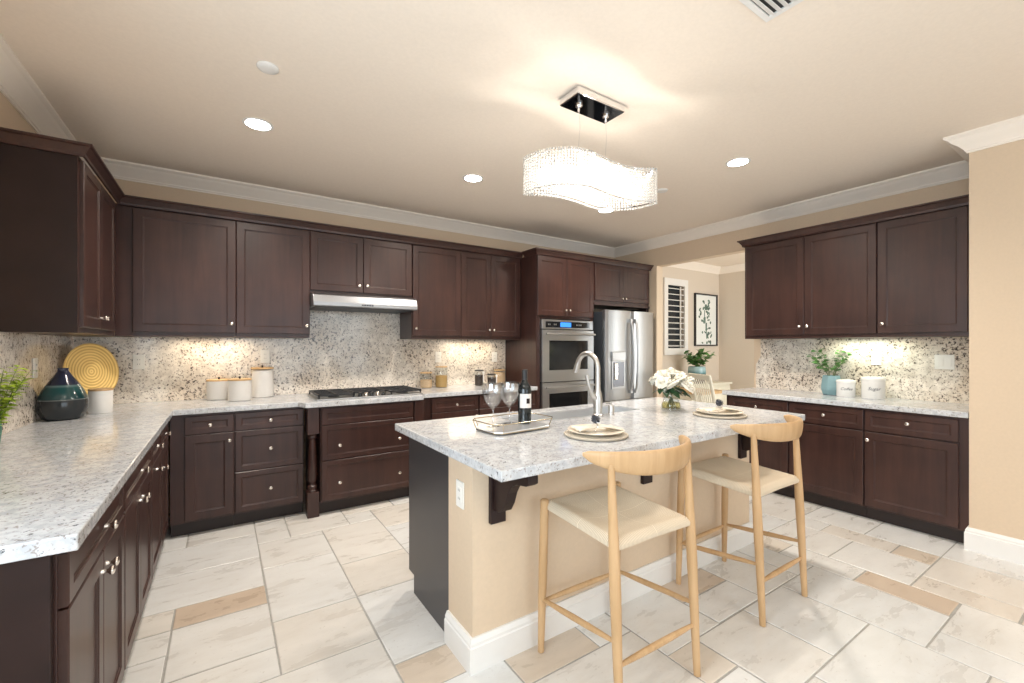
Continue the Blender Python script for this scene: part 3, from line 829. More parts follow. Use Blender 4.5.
# ------------------------------------------------------------------ outlets
def outlet(loc, rz, label, w=0.072, switch=False):
    r_ = thing('wall_switch' if switch else 'electrical_outlet', label, 'switch' if switch else 'outlet', loc, rz)
    MB().box(-w / 2, w / 2, -0.006, -0.0005, -.058, .058).build('cover_plate', 'plastic', r_, bevel=0.002)
    n = 1 if w < 0.1 else 2
    for i in range(n):
        cx = (i - (n - 1) / 2) * 0.046
        b_ = MB()
        if switch:
            b_.box(cx - .016, cx + .016, -0.010, -0.006, -.033, .033).build('rocker', 'plastic', r_, bevel=0.0015)
        else:
            p = b_.box(cx - .016, cx + .016, -0.0085, -0.006, -.033, .033).build('receptacle', 'plastic', r_, bevel=0.001)
            s_ = MB()
            for z in (-.018, .018):
                s_.box(cx - .008, cx - .006, -0.0092, -0.0085, z - .004, z + .006).box(cx + .005, cx + .007, -0.0092, -0.0085, z - .004, z + .006)
            s_.build('slots', 'slot', p)
    return r_
sy = BY - 0.021
outlet((-0.546, sy, 1.232), 0, 'white outlet on the back splash right of the gold plate')
outlet((0.316, sy, 1.265), 0, 'white outlet on the backsplash behind the tall jar')
outlet((1.985, sy, 1.235), 0, 'white outlet on the backsplash above the glass grain jars')
outlet((2.709, sy, 1.225), 0, 'white outlet on the backsplash next to the oven tower')
outlet((LX + .021, 3.66, 1.23), PI / 2, 'white outlet on the left wall splash behind the dark vase')
outlet((RX - .021, 1.409, 1.25), -PI / 2, 'white outlet on the right splash above the larger canister')
outlet((RX - .021, 0.979, 1.231), -PI / 2, 'white switch plate on the right splash near the column', 0.115, True)

# ------------------------------------------------------------------ range hood
hd = thing('range_hood', 'slim stainless steel range hood under the short cabinet', 'range hood', (0, 0, 0))
prof = [(BY - .022, 1.813), (4.02, 1.813), (3.985, 1.795), (3.965, 1.735), (3.965, 1.702), (3.985, 1.698), (BY - .022, 1.698)]
MB().prism(prof, 0.636, 1.550, 'x').build('hood_body', 'steel_hood', hd, bevel=0.003)
MB().box(0.66, 1.52, 4.0, BY - .04, 1.692, 1.6975).build('filter', 'rubber', hd)
for i in range(5):
    MB().box(1.03 + i * .022, 1.045 + i * .022, 3.9615, 3.9645, 1.714, 1.724).build('button', 'gloss_black', hd)

# ------------------------------------------------------------------ cooktop
ck = thing('gas_cooktop', 'stainless gas cooktop with black grates set in the back counter', 'cooktop', (1.09, 4.05, ZC1 + .0005))
MB().prism([(-.455, -.25), (.455, -.25), (.455, .26), (-.455, .26)], 0, 0.010).build('tray', 'steel', ck, bevel=0.003)
for gx, gw in ((-.30, .285), (0.0, .285), (.30, .285)):
    g = MB(); y0, y1 = (-.225, .24) if gx else (-.13, .24)
    x0, x1 = gx - gw / 2, gx + gw / 2
    z0, z1 = .030, .044
    g.box(x0, x1, y0, y0 + .014, z0, z1).box(x0, x1, y1 - .014, y1, z0, z1).box(x0, x0 + .014, y0, y1, z0, z1).box(x1 - .014, x1, y0, y1, z0, z1)
    ym = (y0 + y1) / 2
    g.box(x0, x1, ym - .006, ym + .006, z0, z1).box(gx - .006, gx + .006, y0, y1, z0, z1)
    for q in (y0 + (y1 - y0) * .25, y0 + (y1 - y0) * .75): g.box(x0, x1, q - .005, q + .005, z0, z1)
    for fx in (x0 + .007, x1 - .007):
        for fy in (y0 + .007, y1 - .007): g.box(fx - .006, fx + .006, fy - .006, fy + .006, .010, z0)
    g.build('grate', 'black', ck, bevel=0.002)
for bx, by, br in ((-.30, -.11, .035), (-.30, .13, .045), (0, .06, .055), (.30, -.11, .045), (.30, .13, .035)):
    MB().lathe([(br + .01, .010), (br + .01, .016), (br, .018), (br, .026), (br - .01, .029), (0, .029)], 24, Matrix.Translation((bx, by, 0))).build('burner', 'black', ck, smooth=True)
for i in range(5):
    MB().lathe([(.020, .010), (.019, .014), (.016, .016), (.015, .036), (.012, .040), (0, .040)], 16, Matrix.Translation((-.10 + i * .05, -.19, 0))).build('control_knob', 'gloss_black' if i % 2 == 0 else 'nickel', ck, smooth=True)

# ------------------------------------------------------------------ oven tower
TX0, TX1, TYF = 2.873, 3.733, 3.85
tw = thing('oven_tower_cabinet', 'tall dark cabinet surround holding the double wall oven', 'cabinet', (0, 0, 0))
MB().box(TX0, TX0 + .02, TYF, BY - .002, .1, UZ1).box(TX1 - .02, TX1, TYF, BY - .002, .1, UZ1).box(TX0 + .02, TX1 - .02, TYF, BY - .002, 1.665, UZ1).box(TX0 + .02, TX1 - .02, TYF, BY - .002, 0.1, 0.33) \
    .box(TX0 + .02, TX0 + .055, TYF, TYF + .02, .33, 1.665).box(TX1 - .055, TX1 - .02, TYF, TYF + .02, .33, 1.665).build('carcass', 'dark', tw, bevel=0.0015)
MB().box(TX0, TX1, TYF + .055, BY - .02, 0.001, 0.1).build('toe_kick', 'toe', tw)
cx = (TX0 + TX1) / 2
tw2 = MB()
for a, b_, kx in ((TX0 + .008, cx, cx - .03), (cx, TX1 - .008, cx + .03)):
    vs = panel('door', tw, a, b_, 1.695, 2.362); vs.location = (0, TYF, 0)
    k = knob(vs, kx, 1.765)
d_ = panel('drawer', tw, TX0 + .008, TX1 - .008, 0.115, 0.325, frame=.042); d_.location = (0, TYF, 0)
knob(d_, cx - .2, .22); knob(d_, cx + .2, .22)
ov = thing('double_wall_oven', 'stainless double wall oven with blue display built into the tall cabinet', 'oven', (0, TYF, 0))
OX0, OX1 = TX0 + .060, TX1 - .028
MB().box(OX0 + .004, OX1 - .03, 0.0, 0.5, 0.34, 1.65).build('oven_body', 'rubber', ov)
cp = MB().box(OX0, OX1, -0.03, -0.001, 1.548, 1.652).build('control_panel', 'steel', ov, bevel=0.003)
MB().box(OX0 + .05, OX1 - .06, -0.033, -0.0305, 1.565, 1.632).build('display_glass', 'gloss_black', cp)
MB().box(OX0 + .26, OX0 + .42, -0.0345, -0.0335, 1.572, 1.625).build('display', 'lcd', cp)
for kx in (.085, .105, .165, .19, .50, .52, .55, .57):
    MB().box(OX0 + kx, OX0 + kx + .010, -0.0345, -0.0335, 1.590, 1.608).build('touch_key', 'steel', cp)
for z0, z1, nm in ((0.955, 1.538, 'upper'), (0.355, 0.945, 'lower')):
    fr = MB(); yb, yf = -0.001, -0.04
    x0, x1 = OX0, OX1; wx0, wx1 = x0 + .095, x1 - .095; wz0, wz1 = z0 + .13, z1 - .12
    fr.box(x0, x1, yf, yb, z0, wz0).box(x0, x1, yf, yb, wz1, z1).box(x0, wx0, yf, yb, wz0, wz1).box(wx1, x1, yf, yb, wz0, wz1)
    dr = fr.build('oven_door', 'steel', ov, bevel=0.002)
    MB().box(wx0, wx1, yf + .008, yb, wz0, wz1).build('window', 'gloss_black', dr)
    hh = MB(); zh = z1 - .048
    hh.tube([(x0 + .02, yf - .045, zh), (x1 - .02, yf - .045, zh)], .013, 14)
    for hx in (x0 + .05, x1 - .05): hh.tube([(hx, yf + .002, zh), (hx, yf - .04, zh)], .010, 10)
    hh.build('handle', 'steel', dr, smooth=True)

# ------------------------------------------------------------------ cabinet above fridge
fc = thing('fridge_cabinet', 'short dark two-door cabinet above the refrigerator', 'cabinet', (0, TYF, 0))
MB().box(TX1 + .002, 4.75, 0, BY - TYF - .002, 1.885, UZ1).build('carcass', 'dark', fc, bevel=0.0015)
MB().box(TX1 + .002, 4.75, -.018, .10, 1.855, 1.884).build('valance', 'dark', fc, bevel=0.004)
MB().box(4.70, 4.75, 0.0, BY - TYF - .002, 0.001, 1.854).build('side_panel', 'dark_flat', fc)
for a, b_, kx in ((TX1 + .02, 4.235, 4.205), (4.235, 4.735, 4.265)):
    p = panel('door', fc, a, b_, 1.91, 2.362); knob(p, kx, 1.955)

# ------------------------------------------------------------------ fridge
FX0, FX1, FY = 3.795, 4.675, 3.70
fg = thing('refrigerator', 'stainless french-door refrigerator with dispenser in its left door', 'refrigerator', (0, FY, 0))
MB().box(FX0 + .004, FX1 - .004, .062, .74, 0.03, 1.775).build('fridge_body', 'rubber', fg, bevel=0.003)
fm = (FX0 + FX1) / 2 + .012
def curved_door(name, x0, x1, z0, z1, mt='steel_v', bow=.012):
    n = 12; pl = [(x0, .055)]
    for i in range(n + 1):
        t = i / n; x = x0 + (x1 - x0) * t
        e = min(t, 1 - t); rr = .012 * max(0, 1 - e / .04)
        pl.append((x, rr - bow * math.sin(PI * t)))
    pl.append((x1, .055))
    return MB().prism(pl, z0, z1).build(name, mt, fg, bevel=0.002)
ld = curved_door('left_door', FX0, fm - .002, 0.70, 1.79)
rd = curved_door('right_door', fm + .002, FX1, 0.70, 1.79)
fz = curved_door('freezer_drawer', FX0, FX1, 0.06, 0.695)
for dd, hx, s_ in ((ld, fm - .045, 1), (rd, fm + .045, -1)):
    hm = MB(); pts = []
    for i in range(15):
        t = i / 14; pts.append((hx + s_ * .010 * math.sin(PI * t), -.022 - .045 * math.sin(PI * t) ** .5, 0.79 + t * .88))
    hm.tube(pts, .014, 12); hm.box(hx - .016, hx + .016, -.04, 0.0, .775, .815).box(hx - .016, hx + .016, -.04, 0.0, 1.645, 1.69)
    hm.build('handle', 'steel', dd, smooth=True)
hm = MB(); hm.tube([(FX0 + .12, -.055, .62), (FX1 - .12, -.055, .62)], .014, 12)
for hx in (FX0 + .15, FX1 - .15): hm.tube([(hx, 0, .62), (hx, -.055, .62)], .010, 8)
hm.build('handle', 'steel', fz, smooth=True)
dp = MB().box(FX0 + .085, FX0 + .315, -.018, -.008, 0.84, 1.29).build('dispenser_frame', 'steel', ld, bevel=0.003)
MB().box(FX0 + .105, FX0 + .295, -.0195, -.0182, 0.865, 1.165).build('dispenser_recess', simple('dispenser_grey', (0.22, 0.23, 0.26), 0.25, 0.7), dp)
MB().box(FX0 + .12, FX0 + .175, -.034, -.0197, 0.95, 1.15).build('dispenser_paddle', 'nickel', dp, bevel=0.004)
MB().box(FX0 + .085, FX0 + .315, -.028, -.0182, 1.175, 1.285).build('dispenser_panel', 'steel', dp, bevel=0.006)

# ------------------------------------------------------------------ island
isl = thing('kitchen_island', 'beige kitchen island with dark end panel and white baseboard', 'island', (0, 0, 0))
IX0, IX1, IY0, IY1 = 0.87, 3.045, 1.61, 1.84
MB().box(IX0, IX1, IY0, IY1, 0.001, ZC0 - .001).build('half_wall', 'wall', isl)
MB().sweep([(IX0, IY1), (IX0, IY0), (IX1, IY0), (IX1, IY1)], base_prof(0.14, 0.022)).build('baseboard', 'white', isl, smooth=True, angle=25)
MB().prism([(1.842, 0.001), (2.295, 0.001), (2.295, 0.10), (2.37, 0.10), (2.37, ZC0 - .001), (1.842, ZC0 - .001)], 0.876, 0.896, 'x').build('end_panel', 'panel_grey', isl, bevel=0.001)
MB().prism([(1.842, 0.001), (2.295, 0.001), (2.295, 0.10), (2.37, 0.10), (2.37, ZC0 - .001), (1.842, ZC0 - .001)], 3.02, 3.04, 'x').build('end_panel', 'panel_grey', isl, bevel=0.001)
MB().box(0.8965, 1.405, 1.842, 2.345, 0.1, ZC0 - .001).box(1.405, 2.475, 1.842, 2.345, 0.1, 0.60).box(2.475, 3.0195, 1.842, 2.345, 0.1, ZC0 - .001).build('carcass', 'dark', isl)
MB().box(0.8965, 3.0195, 1.842, 2.29, 0.002, 0.0995).build('toe_kick', 'toe', isl)
ir = [(0.90, 1.42), (1.42, 1.94), (1.94, 2.46), (2.46, 3.01)]
for a, b_ in ir:
    p = panel('door', isl, 0, b_ - a, 0.115, 0.722); p.location = (b_, 2.346, 0); p.rotation_euler = (0, 0, PI); knob(p, .04, .66)
    p = panel('drawer', isl, 0, b_ - a, *DZ, frame=.042); p.location = (b_, 2.346, 0); p.rotation_euler = (0, 0, PI)
# top with sink cut-out
SX0, SX1, SY0, SY1 = 1.43, 2.45, 2.05, 2.33
IT = dict(x0=0.823, x1=3.16, y0=1.308, y1=2.456)
mb = MB()
xs = [IT['x0'], SX0, SX1, IT['x1']]; ys = [IT['y0'], SY0, SY1, IT['y1']]
vs = [(x, y, z) for z in (ZC0, ZC1) for y in ys for x in xs]
fs = []
idx = lambda i, j, k: k * 16 + j * 4 + i
for j in range(3):
    for i in range(3):
        if i == 1 and j == 1: continue
        fs.append((idx(i, j, 1), idx(i + 1, j, 1), idx(i + 1, j + 1, 1), idx(i, j + 1, 1)))
        fs.append((idx(i, j, 0), idx(i, j + 1, 0), idx(i + 1, j + 1, 0), idx(i + 1, j, 0)))
for i in range(3):
    fs += [(idx(i, 0, 0), idx(i + 1, 0, 0), idx(i + 1, 0, 1), idx(i, 0, 1)), (idx(i + 1, 3, 0), idx(i, 3, 0), idx(i, 3, 1), idx(i + 1, 3, 1)),
           (idx(0, i + 1, 0), idx(0, i, 0), idx(0, i, 1), idx(0, i + 1, 1)), (idx(3, i, 0), idx(3, i + 1, 0), idx(3, i + 1, 1), idx(3, i, 1))]
fs += [(idx(2, 1, 0), idx(1, 1, 0), idx(1, 1, 1), idx(2, 1, 1)), (idx(1, 2, 0), idx(2, 2, 0), idx(2, 2, 1), idx(1, 2, 1)),
       (idx(1, 1, 0), idx(1, 2, 0), idx(1, 2, 1), idx(1, 1, 1)), (idx(2, 2, 0), idx(2, 1, 0), idx(2, 1, 1), idx(2, 2, 1))]
mb.add(vs, fs)
tag(mb.build('island_countertop', 'counter', bevel=0.004), 'speckled light granite slab on top of the kitchen island', 'countertop')
# sink
sk = MB(); t_ = .008; zb = 0.67
sk.box(SX0 + .002, SX1 - .002, SY0 + .002, SY1 - .002, zb - t_, zb)
sk.box(SX0 + .002, SX0 + .002 + t_, SY0 + .002, SY1 - .002, zb, ZC1 - .006).box(SX1 - .002 - t_, SX1 - .002, SY0 + .002, SY1 - .002, zb, ZC1 - .006)
sk.box(SX0 + .01, SX1 - .01, SY0 + .002, SY0 + .002 + t_, zb, ZC1 - .006).box(SX0 + .01, SX1 - .01, SY1 - .002 - t_, SY1 - .002, zb, ZC1 - .006)
so = thing('undermount_sink', 'stainless sink sunk into the island countertop', 'sink', (0, 0, 0))
sk.build('basin', 'sink', so)
MB().lathe([(.045, zb + .001), (.045, zb + .004), (.03, zb + .003), (0, zb + .003)], 24, Matrix.Translation((1.95, 2.2, 0))).build('drain', 'chrome', so, smooth=True)
# corbels
def corbel(x, label):
    r_ = thing('corbel', label, 'bracket', (x, IY0 - .001, 0))
    MB().box(-.038, .038, -.022, 0, 0.60, ZC0 - .002).build('back_plate', 'dark_flat', r_, bevel=0.003)
    pf = [(-.0225, 0.873), (-.265, 0.873), (-.272, 0.86), (-.272, .832), (-.255, .822), (-.19, .812), (-.155, .795), (-.132, .76), (-.112, .71), (-.088, .675), (-.055, .660), (-.0225, .658)]
    pf = [(y, min(z, ZC0 - .002)) for y, z in pf]
    MB().prism(pf, -.024, .024, 'x').build('bracket_arm', 'dark_flat', r_, bevel=0.003)
corbel(0.985, 'dark wooden corbel under the island top near its left corner')
corbel(1.955, 'dark wooden corbel under the island top behind the nearer stool')
corbel(2.935, 'dark wooden corbel under the right end of the island top')
outlet((IX0 - .0005, 1.715, 0.71), -PI / 2, 'white outlet on the beige left end of the island')

# ------------------------------------------------------------------ faucet, soap pump
fa = thing('kitchen_faucet', 'tall brushed nickel gooseneck faucet standing at the island sink', 'faucet', (1.985, 2.005, ZC1 + .0005))
MB().lathe([(.034, 0), (.034, .008), (.028, .014), (.027, .03), (.029, .06), (.030, .10), (.026, .14), (.018, .17), (.0165, .19)], 20).build('faucet_base', 'faucet', fa, smooth=True)
pts = [(0, 0, .17), (0, 0, .22), (0, 0.002, .28)]
R_ = .095
for i in range(0, 13):
    a = PI * i / 12 * 0.93
    pts.append((0, R_ - R_ * math.cos(a), .30 + R_ * math.sin(a)))
MB().tube(pts, .0165, 16).build('gooseneck', 'faucet', fa, smooth=True)
e = Vector(pts[-1]); dr_ = (Vector(pts[-1]) - Vector(pts[-2])).normalized()
MB().tube([e - dr_ * .01, e + dr_ * .01, e + dr_ * .055], [.0168, .020, .021], 16).build('spray_head', 'faucet', fa, smooth=True)
MB().tube([(-.015, 0, .11), (-.045, 0.0, .135), (-.075, .005, .20), (-.085, .01, .26)], [.020, .014, .011, .010], 12).build('lever', 'faucet', fa, smooth=True)
sp_ = thing('soap_dispenser', 'short nickel soap dispenser on the island beside the faucet', 'soap dispenser', (2.10, 2.0, ZC1 + .0005))
MB().lathe([(.022, 0), (.022, .006), (.019, .010), (.019, .055), (.016, .060), (0, .060)], 20).build('dispenser_body', 'faucet', sp_, smooth=True)
MB().tube([(0, 0, .058), (0, 0, .072), (0, .045, .070)], [.008, .008, .006], 10).build('nozzle', 'faucet', sp_, smooth=True)

# ------------------------------------------------------------------ stools
def make_stool(label):
    r_ = thing('bar_stool', label, 'bar stool', (0, 0, 0))
    fz_ = .672
    def leg(p0, p1, r0, r1, rm, top=None):
        p0, p1 = Vector(p0), Vector(p1); pts = []; rads = []
        for i in range(9):
            t = i / 8; pts.append(p0.lerp(p1, t)); rads.append(r0 + (rm - r0) * (t / .55) if t < .55 else rm + (r1 - rm) * ((t - .55) / .45))
        mb = MB().tube(pts, rads, 14)
        if top: mb.ball(p1, r1, 14, 8, (1, 1, .45))
        return mb.build('leg', 'oak', r_, smooth=True)
    leg((-.235, .23, .002), (-.225, .215, .675), .014, .019, .020, True)
    leg((.235, .23, .002), (.225, .215, .675), .014, .019, .020, True)
    leg((-.225, -.230, .002), (-.222, -.185, .925), .014, .013, .022)
    leg((.225, -.230, .002), (.222, -.185, .925), .014, .013, .022)
    def rung(a, b_, r=.010):
        a, b_ = Vector(a), Vector(b_)
        pts = [a.lerp(b_, i / 6) for i in range(7)]; rr = [r * .75, r * 1.05, r * 1.25, r * 1.3, r * 1.25, r * 1.05, r * .75]
        MB().tube(pts, rr, 10).build('rung', 'oak', r_, smooth=True)
    rung((-.232, .226, .225), (.232, .226, .225))
    rung((-.224, -.217, .205), (.224, -.217, .205))
    for s_ in (-1, 1): rung((s_ * .231, .226, .235), (s_ * .225, -.212, .290))
    # seat frame rails
    fr = MB()
    for s_ in (-1, 1): fr.tube([(s_ * .205, .21, .652), (s_ * .203, -.19, .640)], .009, 10)
    fr.tube([(-.22, .205, .652), (.22, .205, .652)], .009, 10); fr.tube([(-.22, -.185, .638), (.22, -.185, .638)], .009, 10)
    fr.build('seat_rails', 'oak', r_, smooth=True)
    # woven seat wrapped on the rails
    n = 26; a, b_ = .205, .205; cy_ = .012
    top = []; bot = []
    def zt(u, v):
        m_ = max(abs(u), abs(v)); d = 1 - m_
        z = .668 - .024 * min(1, d * 1.8) + (v * .013)
        # roll over the rails at the rim
        if m_ > .86: z -= .026 * ((m_ - .86) / .14) ** 2
        # side rails lie lower in the middle of the seat front to back
        return z + .004 * (1 - abs(u)) * (abs(v))
    grid = [-1, -.985, -.96, -.93, -.90, -.86, -.8, -.65, -.5, -.35, -.2, -.08, 0, .08, .2, .35, .5, .65, .8, .86, .90, .93, .96, .985, 1]
    G = len(grid); vs = []
    for v in grid:
        for u in grid:
            vs.append((u * (a + .018), cy_ + v * (b_ + .018), zt(u, v)))
    for v in grid:
        for u in grid:
            m_ = max(abs(u), abs(v)); z = zt(u, v) - (.040 if m_ < .95 else .014)
            vs.append((u * (a + .018) * .995, cy_ + v * (b_ + .018) * .995, z))
    fs = []
    for j in range(G - 1):
        for i in range(G - 1):
            k = j * G + i
            # notch the corners where the legs stand
            if (i < 2 or i > G - 4) and (j < 2 or j > G - 4): continue
            fs.append((k, k + 1, k + G + 1, k + G)); k += G * G; fs.append((k, k + G, k + G + 1, k + 1))
    for i in range(2, G - 3):
        for k, l in ((i, i + 1), ((G - 1) * G + i, (G - 1) * G + i + 1), (i * G, (i + 1) * G), (i * G + G - 1, (i + 1) * G + G - 1)):
            fs.append((k, l, l + G * G, k + G * G))
    MB().add(vs, fs).build('woven_seat', 'cord', r_, smooth=True, angle=60)
    # crest: a deep horn-shaped rail bowed forward round the sitter
    n = 28; rings = []; vs = []
    for i in range(n + 1):
        t = -1 + 2 * i / n
        ang = t * 1.02
        x = .285 * math.sin(ang) / math.sin(1.02)
        y = -.272 + .170 * (1 - math.cos(ang)) / (1 - math.cos(1.02))
        e_ = abs(t)
        hgt = .098 - .070 * e_ ** 2.8
        th = .032 - .010 * e_ ** 3
        zc = .978 - hgt / 2 - .010 * e_ ** 2
        if i in (0, n): hgt *= .5; th *= .5
        nv = Vector((math.sin(ang) * .9, -math.cos(ang), 0)).normalized()
        tilt = .10
        for k in range(16):
            w = 2 * PI * k / 16
            cs, sn_ = math.cos(w), math.sin(w)
            cs = math.copysign(abs(cs) ** .75, cs); sn_ = math.copysign(abs(sn_) ** .75, sn_)
            d = th / 2 * cs; h2 = hgt / 2 * sn_
            off_ = d + h2 * tilt
            vs.append((x + nv.x * off_, y + nv.y * off_, zc + h2))
    fs = [(i * 16 + k, i * 16 + (k + 1) % 16, (i + 1) * 16 + (k + 1) % 16, (i + 1) * 16 + k) for i in range(n) for k in range(16)]
    fs += [tuple(range(16))[::-1], tuple(n * 16 + k for k in range(16))]
    MB().add(vs, fs).build('crest_rail', 'oak', r_, smooth=True, angle=60)
    return r_
s1 = make_stool('light oak bar stool with woven seat, the nearer one at the island')
s1.location = (1.410, 1.310, 0); s1.rotation_euler = (0, 0, math.radians(-1))
s2 = copy_tree(s1); s2['label'] = 'light oak bar stool with woven seat at the far right end of the island'
s2.location = (2.407, 1.322, 0); s2.rotation_euler = (0, 0, math.radians(0.5))
for s_ in (s1, s2): s_['group'] = 'bar stools along the island'

# ------------------------------------------------------------------ chandelier
cx_, cy_ = 1.75, 1.81
cn = thing('crystal_chandelier', 'wavy crystal-bead chandelier hanging from a mirrored canopy over the island', 'chandelier', (cx_, cy_, 0))
MB().box(-.16, .20, -.06, .10, CH - .042, CH - .001).build('canopy', 'chrome', cn, bevel=0.004)
MB().box(-.155, .195, -.055, .095, CH - .0445, CH - .0425).build('canopy_plate', simple('canopy_mirror', (0.16, 0.17, 0.19), 0.06, 1.0), cn)
for wx in (-.085, .125):
    MB().lathe([(.022, 0), (.020, .012), (.008, .020), (.006, .045), (0, .045)], 16, Matrix.Translation((wx, .02, CH - .045)) @ Matrix.Rotation(PI, 4, 'X')).build('cable_grip', 'chrome', cn, smooth=True)
    MB().tube([(wx, .02, CH - .085), (wx + .008, .02, CH - .18), (wx - .004, .018, CH - .28), (wx + .004, .015, 2.395)], .0022, 6).build('cable', 'chrome', cn, smooth=True)
near = [(-.365, .155), (-.352, .05), (-.315, -.025), (-.235, -.09), (-.145, -.113), (-.055, -.105), (.045, -.088), (.155, -.083), (.265, -.103)]
loop = near + [(-x, -y) for x, y in near]
# Catmull-Rom closed loop, resampled
def cr(P, m_=10):
    out = []
    n = len(P)
    for i in range(n):
        p0, p1, p2, p3 = [Vector(P[(i + k) % n]) for k in (-1, 0, 1, 2)]
        for j in range(m_):
            t = j / m_
            out.append(0.5 * ((2 * p1) + (-p0 + p2) * t + (2 * p0 - 5 * p1 + 4 * p2 - p3) * t * t + (-p0 + 3 * p1 - 3 * p2 + p3) * t ** 3))
    return out
LP = cr(loop, 10)
def resample(P, step):
    Q = P + [P[0]]; L_ = [0]
    for a, b_ in zip(Q, Q[1:]): L_.append(L_[-1] + (b_ - a).length)
    n = int(L_[-1] / step); out = []; k = 0
    for i in range(n):
        d = L_[-1] * i / n
        while L_[k + 1] < d: k += 1
        out.append(Q[k].lerp(Q[k + 1], (d - L_[k]) / (L_[k + 1] - L_[k])))
    return out
RP = resample(LP, .0165)
zt0, zb0 = 2.392, 2.195
bd = MB(); rows = 13
def octa(mb, c, r):
    x, y, z = c; h_ = r * .72
    vs = [(x, y, z + r), (x, y, z - r)] + [(x + r * math.cos(a * PI / 3), y + r * math.sin(a * PI / 3), z + (r * .25 if a % 2 else -r * .25)) for a in range(6)]
    mb.add(vs, [(0, 2 + a, 2 + (a + 1) % 6) for a in range(6)] + [(1, 2 + (a + 1) % 6, 2 + a) for a in range(6)])
for i, p in enumerate(RP):
    for j in range(rows + 1):
        octa(bd, (p.x, p.y, zb0 + (zt0 - zb0) * j / rows), .0078)
bo = bd.build('crystal_beads', 'crystal', cn); bo['kind'] = 'stuff'
hp = MB()
for zz in (zt0 - .004, zb0 + .010):
    pts = [(p.x * .97, p.y * .97, zz) for p in LP] + [(LP[0].x * .97, LP[0].y * .97, zz)]
    hp.tube(pts, .004, 6)
hp.tube([(-.32, .06, zt0 - .004), (.32, -.06, zt0 - .004)], .004, 6); hp.tube([(-.15, -.10, zt0 - .004), (-.15, .09, zt0 - .004)], .004, 6); hp.tube([(.15, -.09, zt0 - .004), (.15, .10, zt0 - .004)], .004, 6)
hp.build('hoop_frame', 'chrome', cn, smooth=True)
for i, (bx, by) in enumerate(((-.24, .02), (-.12, -.01), (0, 0), (.12, .01), (.24, -.02))):
    MB().tube([(bx, by, zt0 - .01), (bx, by, 2.345)], .010, 10).build('socket', 'chrome', cn, smooth=True)
    MB().ball((bx, by, 2.305), .020, 12, 8, (1, 1, 1.9)).build('bulb', 'bulb', cn, smooth=True)
    light('chandelier_light', 'POINT', (cx_ + bx, cy_ + by, 2.245), 2.7, (1, 0.93, 0.84), radius=.02)

# ------------------------------------------------------------------ downlights, detectors, vent
spots = [(0.187, 3.181, 'left one over the back run'), (1.742, 3.212, 'one in front of the range hood'), (3.296, 3.211, 'one beyond the chandelier, near the ovens'), (3.273, 1.816, 'one on the right, before the right-wall cabinets')]
for x, y, w in spots:
    r_ = thing('recessed_downlight', 'lit round recessed ceiling light, the ' + w, 'ceiling light', (x, y, CH - .0005), 0, 'recessed ceiling lights')
    MB().lathe([(.086, 0), (.086, -.004), (.080, -.006), (.070, -.005), (.070, 0)], 32, cap=False).build('trim_ring', 'white', r_, smooth=True)
    MB().lathe([(.0695, -.001), (.0695, -.0045), (0, -.0045)], 32).build('lens', 'lamp', r_)
for x, y in [(p[0], p[1]) for p in spots] + [(0.187, 0.9), (1.9, 0.1), (1.5, -1.6), (3.3, -1.0)]:  # the last four are added lamps, unseen and without fixtures
    light('downlight', 'SPOT', (x, y, CH - .02), 100 if y > 1 else 22, WARM, (0, 0, 0), spot=150, radius=.07)
for x, y, w in ((0.19, 2.503, 'left ceiling above the walkway'), (3.292, 2.52, 'ceiling just right of the chandelier')):
    tag(MB().lathe([(.050, CH - .0005), (.050, CH - .007), (.044, CH - .013), (.03, CH - .016), (0, CH - .0165)], 28, Matrix.Translation((x, y, 0))).build('smoke_detector', 'white', smooth=True), 'small round white detector on the ' + w, 'detector')
vt = thing('ceiling_vent', 'white slatted air vent at the top edge of the ceiling', 'vent', (1.79, 0.80, CH - .0005))
vf = MB().frame(-.20, .16, -.14, .158, .025, .024, 0, .010)
vf.v = [(x, z, -y) for x, y, z in vf.v]
vf.build('frame', 'white', vt, bevel=.002)
MB().box(-.176, .136, -.116, .136, -.003, -.001).build('duct_opening', 'slot', vt)
mb = MB()
for i in range(9):
    mb.box(-.175, .135, -.012, .012, -.001, .001, Matrix.Translation((0, -.105 + i * .028, -.0105)) @ Matrix.Rotation(math.radians(28), 4, 'X'))
mb.build('slats', 'white', vt)

# under-cabinet lamps
def under(x, y, sx, sy_, p, col=(1.0, 0.84, 0.62)):
    light('under_cabinet_light', 'AREA', (x, y, UZ0 - .012), p, col, (0, 0, 0), sx, sy_)
under(-0.06, 4.33, .50, .04, 2.0)
under(2.35, 4.33, .60, .04, 2.4)
under(4.62, 1.45, .04, .50, 2.4, (0.96, 1.0, 0.80))


# ------------------------------------------------------------------ things on the counters
def jar(name, label, cat, x, y, r, h_, prof=None, body='ribbed', lid='cork', lid_h=.012, knob_=True, z=ZC1):
    o = thing(name, label, cat, (x, y, z + .0005))
    pf = prof or [(r * .94, 0), (r, .006), (r, h_ * .5), (r, h_ - lid_h - .001)]
    MB().lathe(pf, 32).build('body', body, o, smooth=True)
    MB().lathe([(r * 1.01, h_ - lid_h), (r * 1.01, h_), (r * .99, h_ + .001), (0, h_ + .001)], 32).build('lid', lid, o, smooth=True)
    if knob_: MB().lathe([(.008, h_ + .001), (.006, h_ + .006), (.010, h_ + .016), (.007, h_ + .020), (0, h_ + .021)], 14).build('lid_knob', 'dark_flat', o, smooth=True)
    return o
jar('ceramic_canister', 'ribbed white canister with wooden lid, leftmost of three on the back counter', 'canister', -0.025, 4.375, .086, .165)
jar('ceramic_canister', 'ribbed white canister with wooden lid, middle of three on the back counter', 'canister', 0.118, 4.20, .084, .175)
